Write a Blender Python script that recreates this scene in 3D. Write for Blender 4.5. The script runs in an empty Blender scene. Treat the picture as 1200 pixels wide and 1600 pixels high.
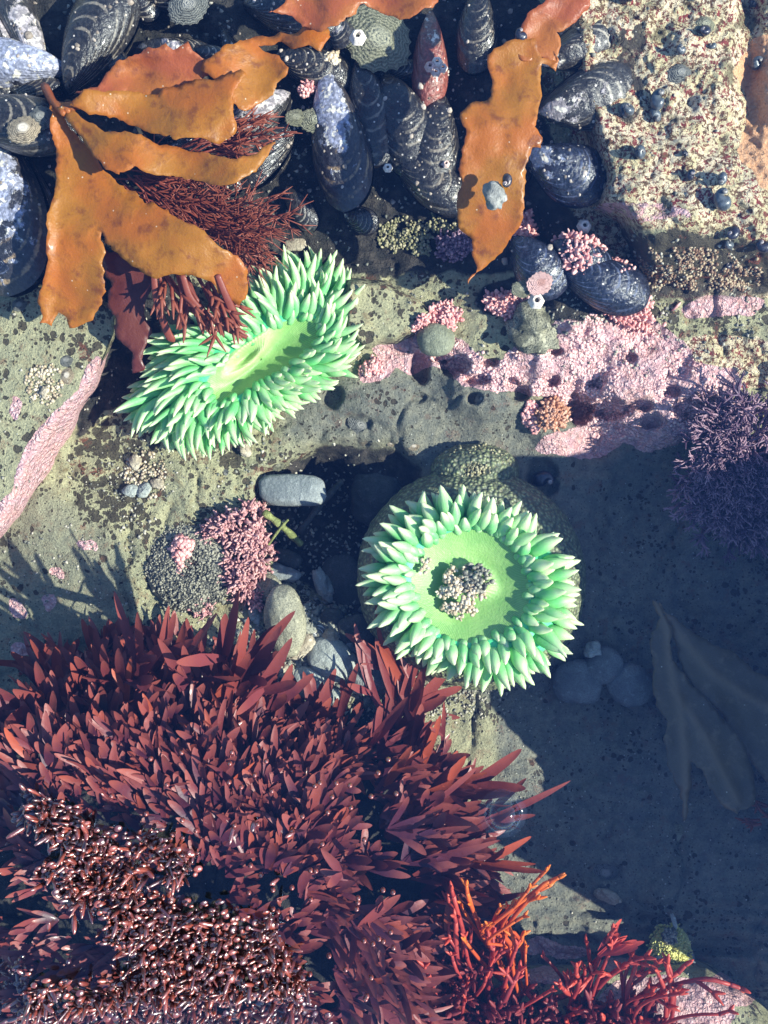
import bpy, math, random
import numpy as np
from mathutils import Vector, Matrix, geometry

# ------------------------------------------------------------------ units
# Everything is laid out in tenths of a half-centimetre: 1 unit = 0.5 mm, scaled to metres when a mesh is made.
U = 0.0005
HC = 1500.0                      # height of the camera above the pool floor, in units (0.75 m)
random.seed(7)
RNG = np.random.default_rng(7)
SC = bpy.context.scene
COL = SC.collection

# ------------------------------------------------------------------ camera
cam = bpy.data.cameras.new("camera"); camo = bpy.data.objects.new("camera", cam); COL.objects.link(camo)
camo.location = (0, 0, HC * U); camo.rotation_euler = (0, 0, 0)
cam.sensor_fit = 'VERTICAL'; cam.angle = 2 * math.atan(800 / HC)
cam.clip_start = 0.01; cam.clip_end = 60
SC.camera = camo

# ------------------------------------------------------------------ sky, sun, exposure
SUN_EL, SUN_AZ = math.radians(39), math.radians(105)
w = bpy.data.worlds.new("World"); SC.world = w; w.use_nodes = True
wn = w.node_tree; wn.nodes.clear()
sky = wn.nodes.new('ShaderNodeTexSky'); sky.sky_type = 'NISHITA'; sky.sun_disc = False
sky.sun_elevation = SUN_EL; sky.sun_rotation = SUN_AZ; sky.ozone_density = 5.0; sky.dust_density = 0.4
bg = wn.nodes.new('ShaderNodeBackground'); bg.inputs['Strength'].default_value = 0.135
wo = wn.nodes.new('ShaderNodeOutputWorld')
wn.links.new(sky.outputs[0], bg.inputs[0]); wn.links.new(bg.outputs[0], wo.inputs[0])
sl = bpy.data.lights.new("sun", 'SUN'); so = bpy.data.objects.new("sun", sl); COL.objects.link(so)
sl.energy = 5.0; sl.angle = math.radians(0.5); sl.color = (1.0, .93, .78)
SD = Vector((math.cos(SUN_EL) * math.sin(SUN_AZ), math.cos(SUN_EL) * math.cos(SUN_AZ), math.sin(SUN_EL)))
so.rotation_euler = SD.to_track_quat('Z', 'Y').to_euler(); so.location = SD * 5
SC.view_settings.view_transform = 'Standard'; SC.view_settings.look = 'None'
SC.view_settings.exposure = 1.2; SC.view_settings.gamma = 1
SC.render.engine = 'CYCLES'
cy = SC.cycles
cy.max_bounces = 6; cy.diffuse_bounces = 3; cy.glossy_bounces = 2; cy.transmission_bounces = 3
cy.transparent_max_bounces = 12; cy.caustics_reflective = False; cy.caustics_refractive = False
cy.sample_clamp_indirect = 4; cy.use_denoising = True

# ------------------------------------------------------------------ numpy helpers
def P(px, py, z=0.0):
    px, py, z = np.broadcast_arrays(np.asarray(px, float), np.asarray(py, float), np.asarray(z, float))
    f = (HC - z) / HC
    return np.stack([(px - 600) * f, (800 - py) * f, z], -1)

_T = RNG.random((256, 256)).astype(float)
def vnoise(x, y, s):
    x = np.asarray(x, float) / s + 57.3; y = np.asarray(y, float) / s + 91.7
    xi = np.floor(x).astype(int); yi = np.floor(y).astype(int); fx = x - xi; fy = y - yi
    fx = fx * fx * (3 - 2 * fx); fy = fy * fy * (3 - 2 * fy)
    a = _T[xi % 256, yi % 256]; b = _T[(xi + 1) % 256, yi % 256]
    c = _T[xi % 256, (yi + 1) % 256]; d = _T[(xi + 1) % 256, (yi + 1) % 256]
    return (a + (b - a) * fx) * (1 - fy) + (c + (d - c) * fx) * fy
def fbm(x, y, s, o=4, g=.5, off=0):
    r = 0; a = 1; t = 0
    for i in range(o):
        r = r + a * (vnoise(np.asarray(x) + off + i * 17.3, np.asarray(y) - off * 2 + i * 31.1, s) - .5) * 2; t += a; a *= g; s /= 2.03
    return r / t
def sstep(a, b, x):
    t = np.clip((x - a) / (b - a), 0, 1); return t * t * (3 - 2 * t)
def sdf(px, py, poly):
    """signed distance to a polygon, negative inside"""
    px = np.asarray(px, float); py = np.asarray(py, float)
    d = np.full(px.shape, 1e18); ins = np.zeros(px.shape, bool)
    n = len(poly)
    for i in range(n):
        ax, ay = poly[i]; bx, by = poly[(i + 1) % n]
        ex, ey = bx - ax, by - ay
        t = np.clip(((px - ax) * ex + (py - ay) * ey) / max(ex * ex + ey * ey, 1e-9), 0, 1)
        d = np.minimum(d, (px - ax - t * ex) ** 2 + (py - ay - t * ey) ** 2)
        c = (ay > py) != (by > py)
        with np.errstate(divide='ignore', invalid='ignore'):
            xx = ex * (py - ay) / (by - ay if by != ay else 1e-9) + ax
        ins ^= c & (px < xx)
    d = np.sqrt(d)
    return np.where(ins, -d, d)

# ------------------------------------------------------------------ mesh building
class MB:
    def __init__(s): s.V = []; s.F4 = []; s.F3 = []; s.C = []; s.n = 0
    def add(s, v, f4=None, f3=None, c=None):
        v = np.asarray(v, float).reshape(-1, 3)
        s.V.append(v)
        if f4 is not None and len(f4): s.F4.append(np.asarray(f4, int) + s.n)
        if f3 is not None and len(f3): s.F3.append(np.asarray(f3, int) + s.n)
        if c is None: c = (0, 0, 0)
        c = np.broadcast_to(np.asarray(c, float), (len(v), 3)) if np.ndim(c) < 2 else np.asarray(c, float)
        s.C.append(c); s.n += len(v)
    def mesh(s, name, origin=(0, 0, 0), smooth=True):
        V = (np.concatenate(s.V) - np.asarray(origin, float)) * U
        me = bpy.data.meshes.new(name)
        F4 = np.concatenate(s.F4) if s.F4 else np.zeros((0, 4), int)
        F3 = np.concatenate(s.F3) if s.F3 else np.zeros((0, 3), int)
        me.vertices.add(len(V)); me.vertices.foreach_set('co', V.astype(np.float32).ravel())
        loops = np.concatenate([F4.ravel(), F3.ravel()]).astype(np.int32)
        me.loops.add(len(loops)); me.loops.foreach_set('vertex_index', loops)
        st = np.concatenate([np.arange(len(F4)) * 4, len(F4) * 4 + np.arange(len(F3)) * 3]).astype(np.int32)
        me.polygons.add(len(st)); me.polygons.foreach_set('loop_start', st)
        me.update(calc_edges=True)
        if smooth: me.polygons.foreach_set('use_smooth', np.ones(len(st), bool))
        C = np.concatenate(s.C)
        at = me.attributes.new('col', 'FLOAT_COLOR', 'POINT')
        at.data.foreach_set('color', np.concatenate([C, np.ones((len(C), 1))], 1).astype(np.float32).ravel())
        return me

def obj(name, mb, mat, parent=None, origin=(0, 0, 0), smooth=True):
    """one mesh object; origin in units, world space"""
    me = mb.mesh(name, origin, smooth) if isinstance(mb, MB) else mb
    me.materials.clear() if isinstance(mb, MB) else None
    if isinstance(mb, MB): me.materials.append(mat)
    o = bpy.data.objects.new(name, me); COL.objects.link(o)
    if parent is not None:
        o.parent = parent; pl = Vector(parent['_o']) if '_o' in parent else Vector((0, 0, 0))
        o.location = (Vector([float(a) for a in origin]) - pl) * U
    else: o.location = Vector([float(a) for a in origin]) * U
    return o
def tag(o, label, cat, group=None, kind=None):
    o['label'] = label
    if cat: o['category'] = cat
    if group: o['group'] = group
    if kind: o['kind'] = kind
    return o
def thing(name, label, cat, loc, group=None):
    o = bpy.data.objects.new(name, None); COL.objects.link(o); o.empty_display_size = .01
    o.location = Vector([float(a) for a in loc]) * U; o['_o'] = [float(a) for a in loc]
    return tag(o, label, cat, group)

def quads(nr, nc, closed=False):
    """quad indices of an nr x nc vertex grid; closed joins the last column to the first"""
    i = np.arange(nr - 1)[:, None]; j = np.arange(nc if closed else nc - 1)[None, :]
    j2 = (j + 1) % nc
    return np.stack([i * nc + j, i * nc + j2, (i + 1) * nc + j2, (i + 1) * nc + j], -1).reshape(-1, 4)

def bez(p0, p1, p2, n):
    t = np.linspace(0, 1, n)[:, None]
    return (1 - t) ** 2 * np.asarray(p0) + 2 * t * (1 - t) * np.asarray(p1) + t * t * np.asarray(p2)
def spline(pts, n):
    pts = np.asarray(pts, float); m = len(pts)
    q = np.vstack([2 * pts[0] - pts[1], pts, 2 * pts[-1] - pts[-2]])
    t = np.linspace(0, m - 1 - 1e-6, n); k = t.astype(int); f = (t - k)[:, None]
    a, b, c, d = q[k], q[k + 1], q[k + 2], q[k + 3]
    return .5 * (2 * b + (c - a) * f + (2 * a - 5 * b + 4 * c - d) * f * f + (3 * b - a - 3 * c + d) * f ** 3)
def tube(mb, pts, rad, sides=6, c=None, flat=1.0):
    """tapered tube through pts; closes to a point at both ends when radii do"""
    pts = np.asarray(pts, float); n = len(pts)
    rad = np.broadcast_to(np.asarray(rad, float), (n,))
    T = np.gradient(pts, axis=0); T /= np.linalg.norm(T, axis=1)[:, None] + 1e-9
    up = np.array([0, 0, 1.]) if abs(T[0][2]) < .9 else np.array([1., 0, 0])
    N = np.empty_like(T); N[0] = np.cross(T[0], up); N[0] /= np.linalg.norm(N[0])
    for i in range(1, n):
        v = N[i - 1] - T[i] * np.dot(N[i - 1], T[i]); N[i] = v / (np.linalg.norm(v) + 1e-9)
    B = np.cross(T, N)
    a = np.linspace(0, 2 * np.pi, sides, endpoint=False)
    ring = (np.cos(a)[None, :, None] * N[:, None, :] + flat * np.sin(a)[None, :, None] * B[:, None, :]) * rad[:, None, None]
    v = (pts[:, None, :] + ring).reshape(-1, 3)
    if c is None: cc = (0, 0, 0)
    else:
        cc = np.asarray(c, float)
        if cc.ndim == 2: cc = np.repeat(cc, sides, 0)
    v2 = np.vstack([v, pts[:1] - T[:1] * rad[0] * .3, pts[-1:] + T[-1:] * rad[-1] * .5])
    if np.ndim(cc) == 2: cc = np.vstack([cc, cc[:1], cc[-1:]])
    j = np.arange(sides); j2 = (j + 1) % sides; s = n * sides
    f3 = np.vstack([np.stack([j2, j, np.full(sides, s)], 1), np.stack([(n - 1) * sides + j, (n - 1) * sides + j2, np.full(sides, s + 1)], 1)])
    mb.add(v2, quads(n, sides, True), f3, cc)

def blade(mb, p0, d, L, W, curl=0.2, side=None, c=(0, 0, 0), n=7, bow=.0, shape=.8):
    """one flat strap shaped blade, rounded tip, slightly folded along its middle"""
    p0 = np.asarray(p0, float); d = np.asarray(d, float); d = d / np.linalg.norm(d)
    if side is None: side = np.cross(d, RNG.normal(0, .35, 3) + [0, 0, 1])
    side = np.asarray(side, float); side = side - d * side.dot(d); side /= np.linalg.norm(side) + 1e-9
    nr = np.cross(side, d)
    t = np.linspace(0, 1, n)[:, None]
    cen = p0 + d * L * t + nr * curl * L * t * t + side * bow * L * t * t
    t = np.concatenate([np.linspace(0, .82, n - 3), [.92, .975, 1.0]])[:, None]
    cen = p0 + d * L * t + nr * curl * L * t * t + side * bow * L * t * t
    wd = W * (0.30 + .70 * np.sin(np.pi * np.clip(t, 0, 1) ** shape * .6)) * np.sqrt(np.clip(1 - t ** 5, 0.004, 1)) * (1 - .3 * t ** 3)
    fold = -.18 * wd
    wv = nr * (np.sin(t * RNG.uniform(5, 11) + RNG.uniform(0, 6)) * wd * .16)
    a = cen - side * wd + wv; b = cen + nr * fold * .7; e = cen + side * wd - wv
    m1 = (a + b) / 2 + nr * fold * .15; m2 = (b + e) / 2 + nr * fold * .15
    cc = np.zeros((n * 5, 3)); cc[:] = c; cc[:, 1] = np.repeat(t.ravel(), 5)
    top = np.stack([a, m1, b, m2, e], 1); k_ = np.array([0, 1, 1.2, 1, 0])[None, :, None]
    mb.add(top.reshape(-1, 3), quads(n, 5), None, cc)                    # upper face
    mb.add((top - nr * .5 * k_).reshape(-1, 3), quads(n, 5)[:, ::-1], None, cc)   # under face, half a unit below, meeting at the rim

# ------------------------------------------------------------------ materials
class NT:
    def __init__(s, name):
        s.m = bpy.data.materials.new(name); s.m.use_nodes = True; s.t = s.m.node_tree; s.t.nodes.clear()
        s.out = s.t.nodes.new('ShaderNodeOutputMaterial')
        s.tc = s.t.nodes.new('ShaderNodeTexCoord')
        s.co = s.vm('SCALE', s.tc.outputs['Object'], scale=1 / U)
        s.at = s.t.nodes.new('ShaderNodeAttribute'); s.at.attribute_name = 'col'
        s.sep = s.n('ShaderNodeSeparateColor', {0: s.at.outputs['Color']})
        s.R, s.G, s.B = s.sep.outputs[0], s.sep.outputs[1], s.sep.outputs[2]
    def n(s, typ, ins={}, **props):
        nd = s.t.nodes.new(typ)
        for k, v in props.items(): setattr(nd, k, v)
        for k, v in ins.items(): s.set(nd.inputs[k], v)
        return nd
    def set(s, sock, v):
        if isinstance(v, bpy.types.NodeSocket): s.t.links.new(v, sock)
        else:
            if isinstance(v, (tuple, list)) and len(v) == 3 and sock.type == 'RGBA': v = (*v, 1)
            sock.default_value = v
    def vm(s, op, a, b=None, scale=None):
        nd = s.t.nodes.new('ShaderNodeVectorMath'); nd.operation = op; s.set(nd.inputs[0], a)
        if b is not None: s.set(nd.inputs[1], b)
        if scale is not None: s.set(nd.inputs['Scale'], scale)
        return nd.outputs[0]
    def m_(s, op, a, b=0.5, c=None, clamp=False):
        nd = s.t.nodes.new('ShaderNodeMath'); nd.operation = op; nd.use_clamp = clamp
        s.set(nd.inputs[0], a); s.set(nd.inputs[1], b)
        if c is not None: s.set(nd.inputs[2], c)
        return nd.outputs[0]
    def noise(s, sc, det=3, rough=.55, co=None, dist=0.0):
        return s.n('ShaderNodeTexNoise', {'Vector': co or s.co, 'Scale': sc, 'Detail': det, 'Roughness': rough, 'Distortion': dist}).outputs[0]
    def voro(s, sc, co=None, feat='F1', rnd=1.0):
        return s.n('ShaderNodeTexVoronoi', {'Vector': co or s.co, 'Scale': sc, 'Randomness': rnd}, feature=feat)
    def ramp(s, f, a, b, clamp=True):
        nd = s.n('ShaderNodeMapRange', {0: f, 1: a, 2: b, 3: 0.0, 4: 1.0}); nd.interpolation_type = 'SMOOTHSTEP'
        return nd.outputs[0]
    def mix(s, f, a, b, bt='MIX'):
        nd = s.n('ShaderNodeMix', data_type='RGBA', blend_type=bt)
        s.set(nd.inputs[0], f); s.set(nd.inputs[6], a); s.set(nd.inputs[7], b); return nd.outputs[2]
    def bump(s, h, dist, strength=1.0, nrm=None):
        nd = s.n('ShaderNodeBump', {'Height': h, 'Distance': dist * U, 'Strength': strength})
        if nrm is not None: s.set(nd.inputs['Normal'], nrm)
        return nd.outputs[0]
    def pbsdf(s, col, rough=.5, nrm=None, **kw):
        b = s.n('ShaderNodeBsdfPrincipled'); s.set(b.inputs['Base Color'], col); s.set(b.inputs['Roughness'], rough)
        if nrm is not None: s.set(b.inputs['Normal'], nrm)
        for k, v in kw.items(): s.set(b.inputs[k.replace('_', ' ')], v)
        s.t.links.new(b.outputs[0], s.out.inputs[0]); return b
    def translucent(s, b, col, f, nrm=None):
        t = s.n('ShaderNodeBsdfTranslucent', {'Color': col})
        if nrm is not None: s.set(t.inputs['Normal'], nrm)
        mx = s.n('ShaderNodeMixShader', {0: f, 1: b.outputs[0], 2: t.outputs[0]})
        s.t.links.new(mx.outputs[0], s.out.inputs[0]); return mx

def rock_material():
    """attribute 'col': R pink crust, G speckled growth, B dark rock and painted shade; 'tone': R grey against olive, G orange, B spot density"""
    s = NT('tidepool_rock')
    a2 = s.t.nodes.new('ShaderNodeAttribute'); a2.attribute_name = 'tone'
    sp = s.n('ShaderNodeSeparateColor', {0: a2.outputs['Color']}); tone, orange, dens = sp.outputs[0], sp.outputs[1], sp.outputs[2]
    co = s.co
    wv = s.n('ShaderNodeTexNoise', {'Vector': co, 'Scale': .05, 'Detail': 3.0}).outputs[1]
    wco = s.vm('ADD', co, s.vm('SCALE', s.vm('SUBTRACT', wv, (.5, .5, .5)), scale=14.0))
    big = s.noise(.012, 4); mid = s.noise(.06, 5, .6); fine = s.noise(.3, 4, .65); grain = s.noise(1.1, 2, .6)
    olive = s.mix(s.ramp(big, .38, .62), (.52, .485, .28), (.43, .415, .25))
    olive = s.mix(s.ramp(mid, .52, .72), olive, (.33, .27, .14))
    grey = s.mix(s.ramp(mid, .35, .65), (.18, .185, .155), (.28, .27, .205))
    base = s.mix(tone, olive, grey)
    base = s.mix(s.ramp(fine, .3, .7), s.mix(.34, base, (.03, .03, .02)), base)
    base = s.mix(s.ramp(grain, .35, .7), s.mix(.25, base, (.02, .02, .02)), base)
    # dark encrusting spots
    v1 = s.voro(.075, wco); v2 = s.voro(.16, wco)
    h1 = s.n('ShaderNodeSeparateColor', {0: v1.outputs['Color']}).outputs[0]
    h2 = s.n('ShaderNodeSeparateColor', {0: v2.outputs['Color']}).outputs[0]
    cl = s.m_('ADD', s.m_('MULTIPLY', s.noise(.02, 2), .9), s.m_('MULTIPLY', dens, .5))
    r1 = s.m_('MULTIPLY', s.m_('SUBTRACT', cl, s.m_('ADD', s.m_('MULTIPLY', h1, .55), .32)), 1.3)
    s1 = s.ramp(s.m_('SUBTRACT', r1, v1.outputs['Distance']), -.06, .02)
    r2 = s.m_('MULTIPLY', s.m_('SUBTRACT', cl, s.m_('ADD', s.m_('MULTIPLY', h2, .55), .36)), 1.4)
    s2 = s.ramp(s.m_('SUBTRACT', r2, v2.outputs['Distance']), -.06, .02)
    spots = s.m_('MAXIMUM', s1, s2)
    base = s.mix(s.m_('MULTIPLY', spots, .9), base, s.mix(fine, (.02, .018, .015), (.06, .045, .03)))
    v7 = s.voro(.32, wco); h7 = s.n('ShaderNodeSeparateColor', {0: v7.outputs['Color']}).outputs[2]
    pits = s.m_('MULTIPLY', s.ramp(v7.outputs['Distance'], .34, .22), s.m_('GREATER_THAN', s.m_('ADD', h7, s.m_('MULTIPLY', s.noise(.03, 2), .6)), 1.08))
    base = s.mix(s.m_('MULTIPLY', pits, .85), base, (.03, .028, .022))
    # brown-red turf
    rt = s.m_('MULTIPLY', s.ramp(s.noise(.035, 5, .65, co=s.vm('ADD', co, (300., 40., 9.))), .56, .64), s.ramp(fine, .4, .55))
    base = s.mix(s.m_('MULTIPLY', rt, s.m_('ADD', .25, s.m_('MULTIPLY', dens, .7))), base, (.16, .05, .03))
    # speckled yellow growth with red-brown specks
    v3 = s.voro(.19, wco); v4 = s.noise(.16, 4, .75, co=wco)
    spk = s.mix(s.ramp(s.noise(.03, 3), .4, .62), (.80, .67, .47), (.60, .52, .31))
    spk = s.mix(s.ramp(s.noise(.5, 3), .35, .7), s.mix(.35, spk, (.3, .2, .08)), spk)
    redc = s.mix(s.ramp(s.noise(.08, 2), .4, .6), (.22, .035, .035), (.13, .07, .035))
    spk = s.mix(s.ramp(v4, .495, .54), spk, redc)
    spk = s.mix(s.ramp(s.noise(.022, 3, co=s.vm('ADD', co, (77., 0., 0.))), .57, .66), spk, s.mix(.7, spk, (.07, .06, .03)))
    edge = s.m_('SUBTRACT', s.m_('ADD', s.G, s.m_('MULTIPLY', mid, .6)), .3)
    base = s.mix(s.ramp(edge, .4, .6), base, spk)
    # orange crust
    oc = s.mix(s.ramp(fine, .3, .7), (.62, .30, .14), (.72, .42, .24))
    base = s.mix(s.ramp(s.m_('ADD', orange, s.m_('MULTIPLY', mid, .5)), .65, .8), base, oc)
    # pink coralline crust
    v5 = s.voro(.17, s.vm('ADD', wco, s.vm('SCALE', s.n('ShaderNodeTexNoise', {'Vector': co, 'Scale': .2, 'Detail': 2.0}).outputs[1], scale=7.0)))
    pk = s.mix(s.ramp(s.noise(.05, 4), .35, .65), (.76, .43, .40), (.70, .43, .46))
    pk = s.mix(s.ramp(v5.outputs['Distance'], .1, .75), s.mix(.35, pk, (.9, .72, .66)), s.mix(.35, pk, (.34, .14, .14)))
    pk = s.mix(s.ramp(s.noise(.07, 4, .7, co=s.vm('ADD', co, (9., 90., 0.))), .56, .66), pk, s.mix(.6, pk, (.30, .20, .16)))
    pedge = s.m_('ADD', s.m_('ADD', s.R, s.m_('MULTIPLY', mid, .7)), s.m_('MULTIPLY', fine, .25))
    pm = s.ramp(pedge, .93, 1.0)
    base = s.mix(pm, base, pk)
    # dark mussel-bed rock, and shade painted into the floor colour
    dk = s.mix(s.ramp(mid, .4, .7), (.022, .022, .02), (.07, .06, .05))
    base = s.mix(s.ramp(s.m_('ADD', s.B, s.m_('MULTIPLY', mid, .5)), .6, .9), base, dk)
    # scattered white grains
    v6 = s.voro(.11); h6 = s.n('ShaderNodeSeparateColor', {0: v6.outputs['Color']}).outputs[1]
    wh = s.m_('MULTIPLY', s.ramp(v6.outputs['Distance'], .13, .08), s.m_('GREATER_THAN', h6, .8))
    base = s.mix(s.m_('MULTIPLY', wh, .7), base, (.6, .58, .5))
    hgt = s.m_('ADD', s.m_('MULTIPLY', mid, 1.2), s.m_('ADD', s.m_('MULTIPLY', fine, .6), s.m_('MULTIPLY', grain, .25)))
    hgt = s.m_('SUBTRACT', hgt, s.m_('MULTIPLY', spots, .35))
    pkh = s.m_('MULTIPLY', s.m_('SUBTRACT', 1.0, s.m_('MULTIPLY', v5.outputs['Distance'], 1.4)), s.m_('MULTIPLY', pm, .7))
    hgt = s.m_('ADD', hgt, pkh)
    s.pbsdf(base, .62, s.bump(s.m_('SUBTRACT', hgt, s.m_('MULTIPLY', pits, .4)), 6.5, 1.0), Specular_IOR_Level=.25)
    return s.m

def soft_material(name, c_lo, c_hi, tip=None, rough=.4, trans=.25, coat=.0, nsc=.08, sss=0, bump=1.0, red=None):
    """living tissue: colour runs with attribute G from root to tip and varies with R per piece"""
    s = NT(name)
    nz = s.noise(nsc, 3)
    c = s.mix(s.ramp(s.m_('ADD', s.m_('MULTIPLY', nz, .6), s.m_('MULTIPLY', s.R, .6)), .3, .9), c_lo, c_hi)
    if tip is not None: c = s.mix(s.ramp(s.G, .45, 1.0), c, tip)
    if red is not None: c = s.mix(s.B, c, red)
    b = s.pbsdf(c, rough, s.bump(s.noise(nsc * 4, 3), bump, .6), Coat_Weight=coat, Coat_Roughness=.12)
    if sss:
        b.inputs['Subsurface Weight'].default_value = sss
        b.inputs['Subsurface Radius'].default_value = (.5, 1, .6); b.inputs['Subsurface Scale'].default_value = 6 * U
    if trans: s.translucent(b, c, trans)
    return s.m

def kelp_material(name, a, b_, dark, trans=.48):
    s = NT(name)
    n1 = s.noise(.012, 5, .6); n2 = s.noise(.05, 5, .65); n3 = s.noise(.35, 3)
    c = s.mix(s.ramp(n1, .38, .62), a, b_)
    c = s.mix(s.m_('MULTIPLY', s.ramp(n2, .5, .72), .7), c, dark)
    c = s.mix(s.m_('MULTIPLY', s.B, .9), c, dark)
    c = s.mix(s.m_('MULTIPLY', s.ramp(n3, .3, .7), .25), c, s.mix(.5, c, dark))
    v = s.voro(.07); h = s.n('ShaderNodeSeparateColor', {0: v.outputs['Color']}).outputs[0]
    sp = s.m_('MULTIPLY', s.ramp(v.outputs['Distance'], .09, .05), s.m_('GREATER_THAN', h, .62))
    c = s.mix(s.m_('MULTIPLY', sp, .8), c, (.85, .75, .55))
    hh = s.m_('ADD', n2, s.m_('MULTIPLY', n3, .25))
    nm = s.bump(hh, 3.0, .6)
    b = s.pbsdf(c, .45, nm, Coat_Weight=.2, Coat_Roughness=.18)
    s.translucent(b, c, trans, nm)
    return s.m

def shell_material(name, base, worn, edge, amount=.5, rough=.3, ring=True):
    """R per shell, G from the umbo (0) to the margin (1), B ridge"""
    s = NT(name)
    n1 = s.noise(.04, 5, .65); n2 = s.noise(.2, 4, .6)
    rings = s.n('ShaderNodeTexWave', {'Vector': s.n('ShaderNodeCombineXYZ', {0: s.G}).outputs[0], 'Scale': 3.2, 'Distortion': 3.0, 'Detail': 3.0}).outputs[1]
    rings = s.m_('ADD', rings, s.m_('MULTIPLY', n2, .6))
    w_ = s.m_('SUBTRACT', s.m_('ADD', s.m_('MULTIPLY', n1, 1.5), s.m_('MULTIPLY', s.R, .8)), s.m_('MULTIPLY', s.G, 1.0))
    wm = s.ramp(w_, 1.0 - amount, 1.12 - amount)
    c = s.mix(s.ramp(n2, .35, .7), base, tuple(x * 2.2 + .01 for x in base))
    c = s.mix(s.m_('MULTIPLY', s.m_('MULTIPLY', s.ramp(rings, 1.05, 1.3), s.ramp(n1, .42, .6)), .7), c, edge)
    wc = s.mix(s.ramp(n2, .3, .6), worn, tuple(min(1, x * .35 + .02) for x in worn))
    wc = s.mix(s.ramp(s.noise(.09, 3), .55, .62), wc, (.72, .66, .55))
    c = s.mix(wm, c, wc)
    v = s.voro(.12); h = s.n('ShaderNodeSeparateColor', {0: v.outputs['Color']}).outputs[0]
    sp = s.m_('MULTIPLY', s.ramp(v.outputs['Distance'], .2, .12), s.m_('GREATER_THAN', h, .75))
    c = s.mix(s.m_('MULTIPLY', sp, .8), c, (.7, .62, .55))
    hh = s.m_('ADD', s.m_('MULTIPLY', rings, .16), s.m_('ADD', s.m_('MULTIPLY', n2, .8), s.m_('MULTIPLY', wm, .5)))
    s.pbsdf(c, rough, s.bump(hh, 3.0, .8), Coat_Weight=.22, Coat_Roughness=.12)
    return s.m

def stone_material(name, a, b_, speck=.5):
    s = NT(name)
    n1 = s.noise(.03, 4); n2 = s.noise(.5, 4, .7); n3 = s.noise(.12, 4)
    c = s.mix(s.ramp(n1, .35, .65), a, b_)
    c = s.mix(s.m_('MULTIPLY', s.ramp(n2, .45, .62), speck), c, tuple(x * .35 for x in a))
    c = s.mix(s.m_('MULTIPLY', s.ramp(n3, .58, .68), .5), c, tuple(min(1, x * 1.5) for x in b_))
    s.pbsdf(c, .7, s.bump(s.m_('ADD', n3, s.m_('MULTIPLY', n2, .5)), 4.0, .8), Specular_IOR_Level=.25)
    return s.m

def nub_material(name, a, b_, dark, rough=.5, coat=0.0):
    s = NT(name)
    n2 = s.noise(.3, 3)
    c = s.mix(s.ramp(s.R, .1, .9), a, b_)
    c = s.mix(s.m_('MULTIPLY', s.m_('SUBTRACT', 1.0, s.G), .5), c, dark)
    c = s.mix(s.m_('MULTIPLY', s.ramp(n2, .5, .7), .4), c, dark)
    s.pbsdf(c, rough, s.bump(n2, 1.5, .6), Coat_Weight=coat, Coat_Roughness=.3, Coat_IOR=1.5 + .35 * coat)
    return s.m

# ================================================================== THE SETTING
M_ROCK = rock_material()
CP = np.array([  # px, py, height of the rock under that point of the picture
 (0,0,175),(300,0,165),(600,0,140),(100,200,170),(300,250,140),(500,180,125),(650,200,105),(800,150,150),(800,350,120),(600,350,80),(450,330,100),
 (450,400,70),(80,560,60),(150,700,46),(0,950,24),(200,820,48),(320,770,62),(250,560,20),(400,560,45),(600,600,70),(650,650,60),(760,600,96),
 (700,500,90),(900,500,150),(860,560,128),(760,530,104),(1000,600,112),(1100,560,125),(1250,520,135),(870,660,66),(950,710,4),(820,720,26),(520,780,-48),(480,880,-20),(600,850,-45),
 (440,985,44),(520,1010,30),(550,1060,36),(410,1040,50),(480,1090,44),(600,1090,24),(700,1150,26),(760,1240,26),(1000,800,-20),(1100,1000,-20),(1150,900,-6),(900,1100,-16),(1000,1300,0),
 (1100,1440,14),(900,1440,14),(1250,1550,40),(800,1550,40),(300,1200,40),(100,1200,40),(300,1500,60),(0,1500,60),(600,1400,14),
 (900,300,160),(1100,200,190),(1250,100,200),(1100,420,150),(380,880,30),(330,950,28),(560,700,46),(440,690,50),(700,700,40),(1250,750,30),
 (-300,0,200),(-300,800,80),(-300,1500,80),(600,-300,200),(1500,-300,240),(600,1900,80),(1500,1900,90),(0,1900,80)], float)
HOLE = [(452,716),(500,696),(560,690),(620,700),(660,730),(650,800),(640,960),(590,985),(530,960),(490,925),(440,892),(412,850),(408,800),(402,760),(420,740)]
PITS = [(712,572,23,17,34),(655,575,16,26,30),(740,622,13,10,20),(955,640,30,17,34),(1000,632,20,10,24),(905,640,24,26,50),(813,615,16,14,30),(860,595,16,9,18),
        (560,660,22,14,10),(655,622,12,9,8),(845,748,26,34,22),(1090,640,34,24,24),(520,620,16,18,18),(1125,1478,60,16,14),(950,1420,40,14,12),(945,1362,26,13,10),(765,566,13,8,20),(800,598,12,9,20),(930,600,16,9,22),(868,548,12,8,18),(1050,612,14,9,18),(985,560,10,8,16),(1020,660,20,10,20),(900,640,30,14,24),(690,560,16,8,20),(745,592,22,8,20)]
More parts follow.
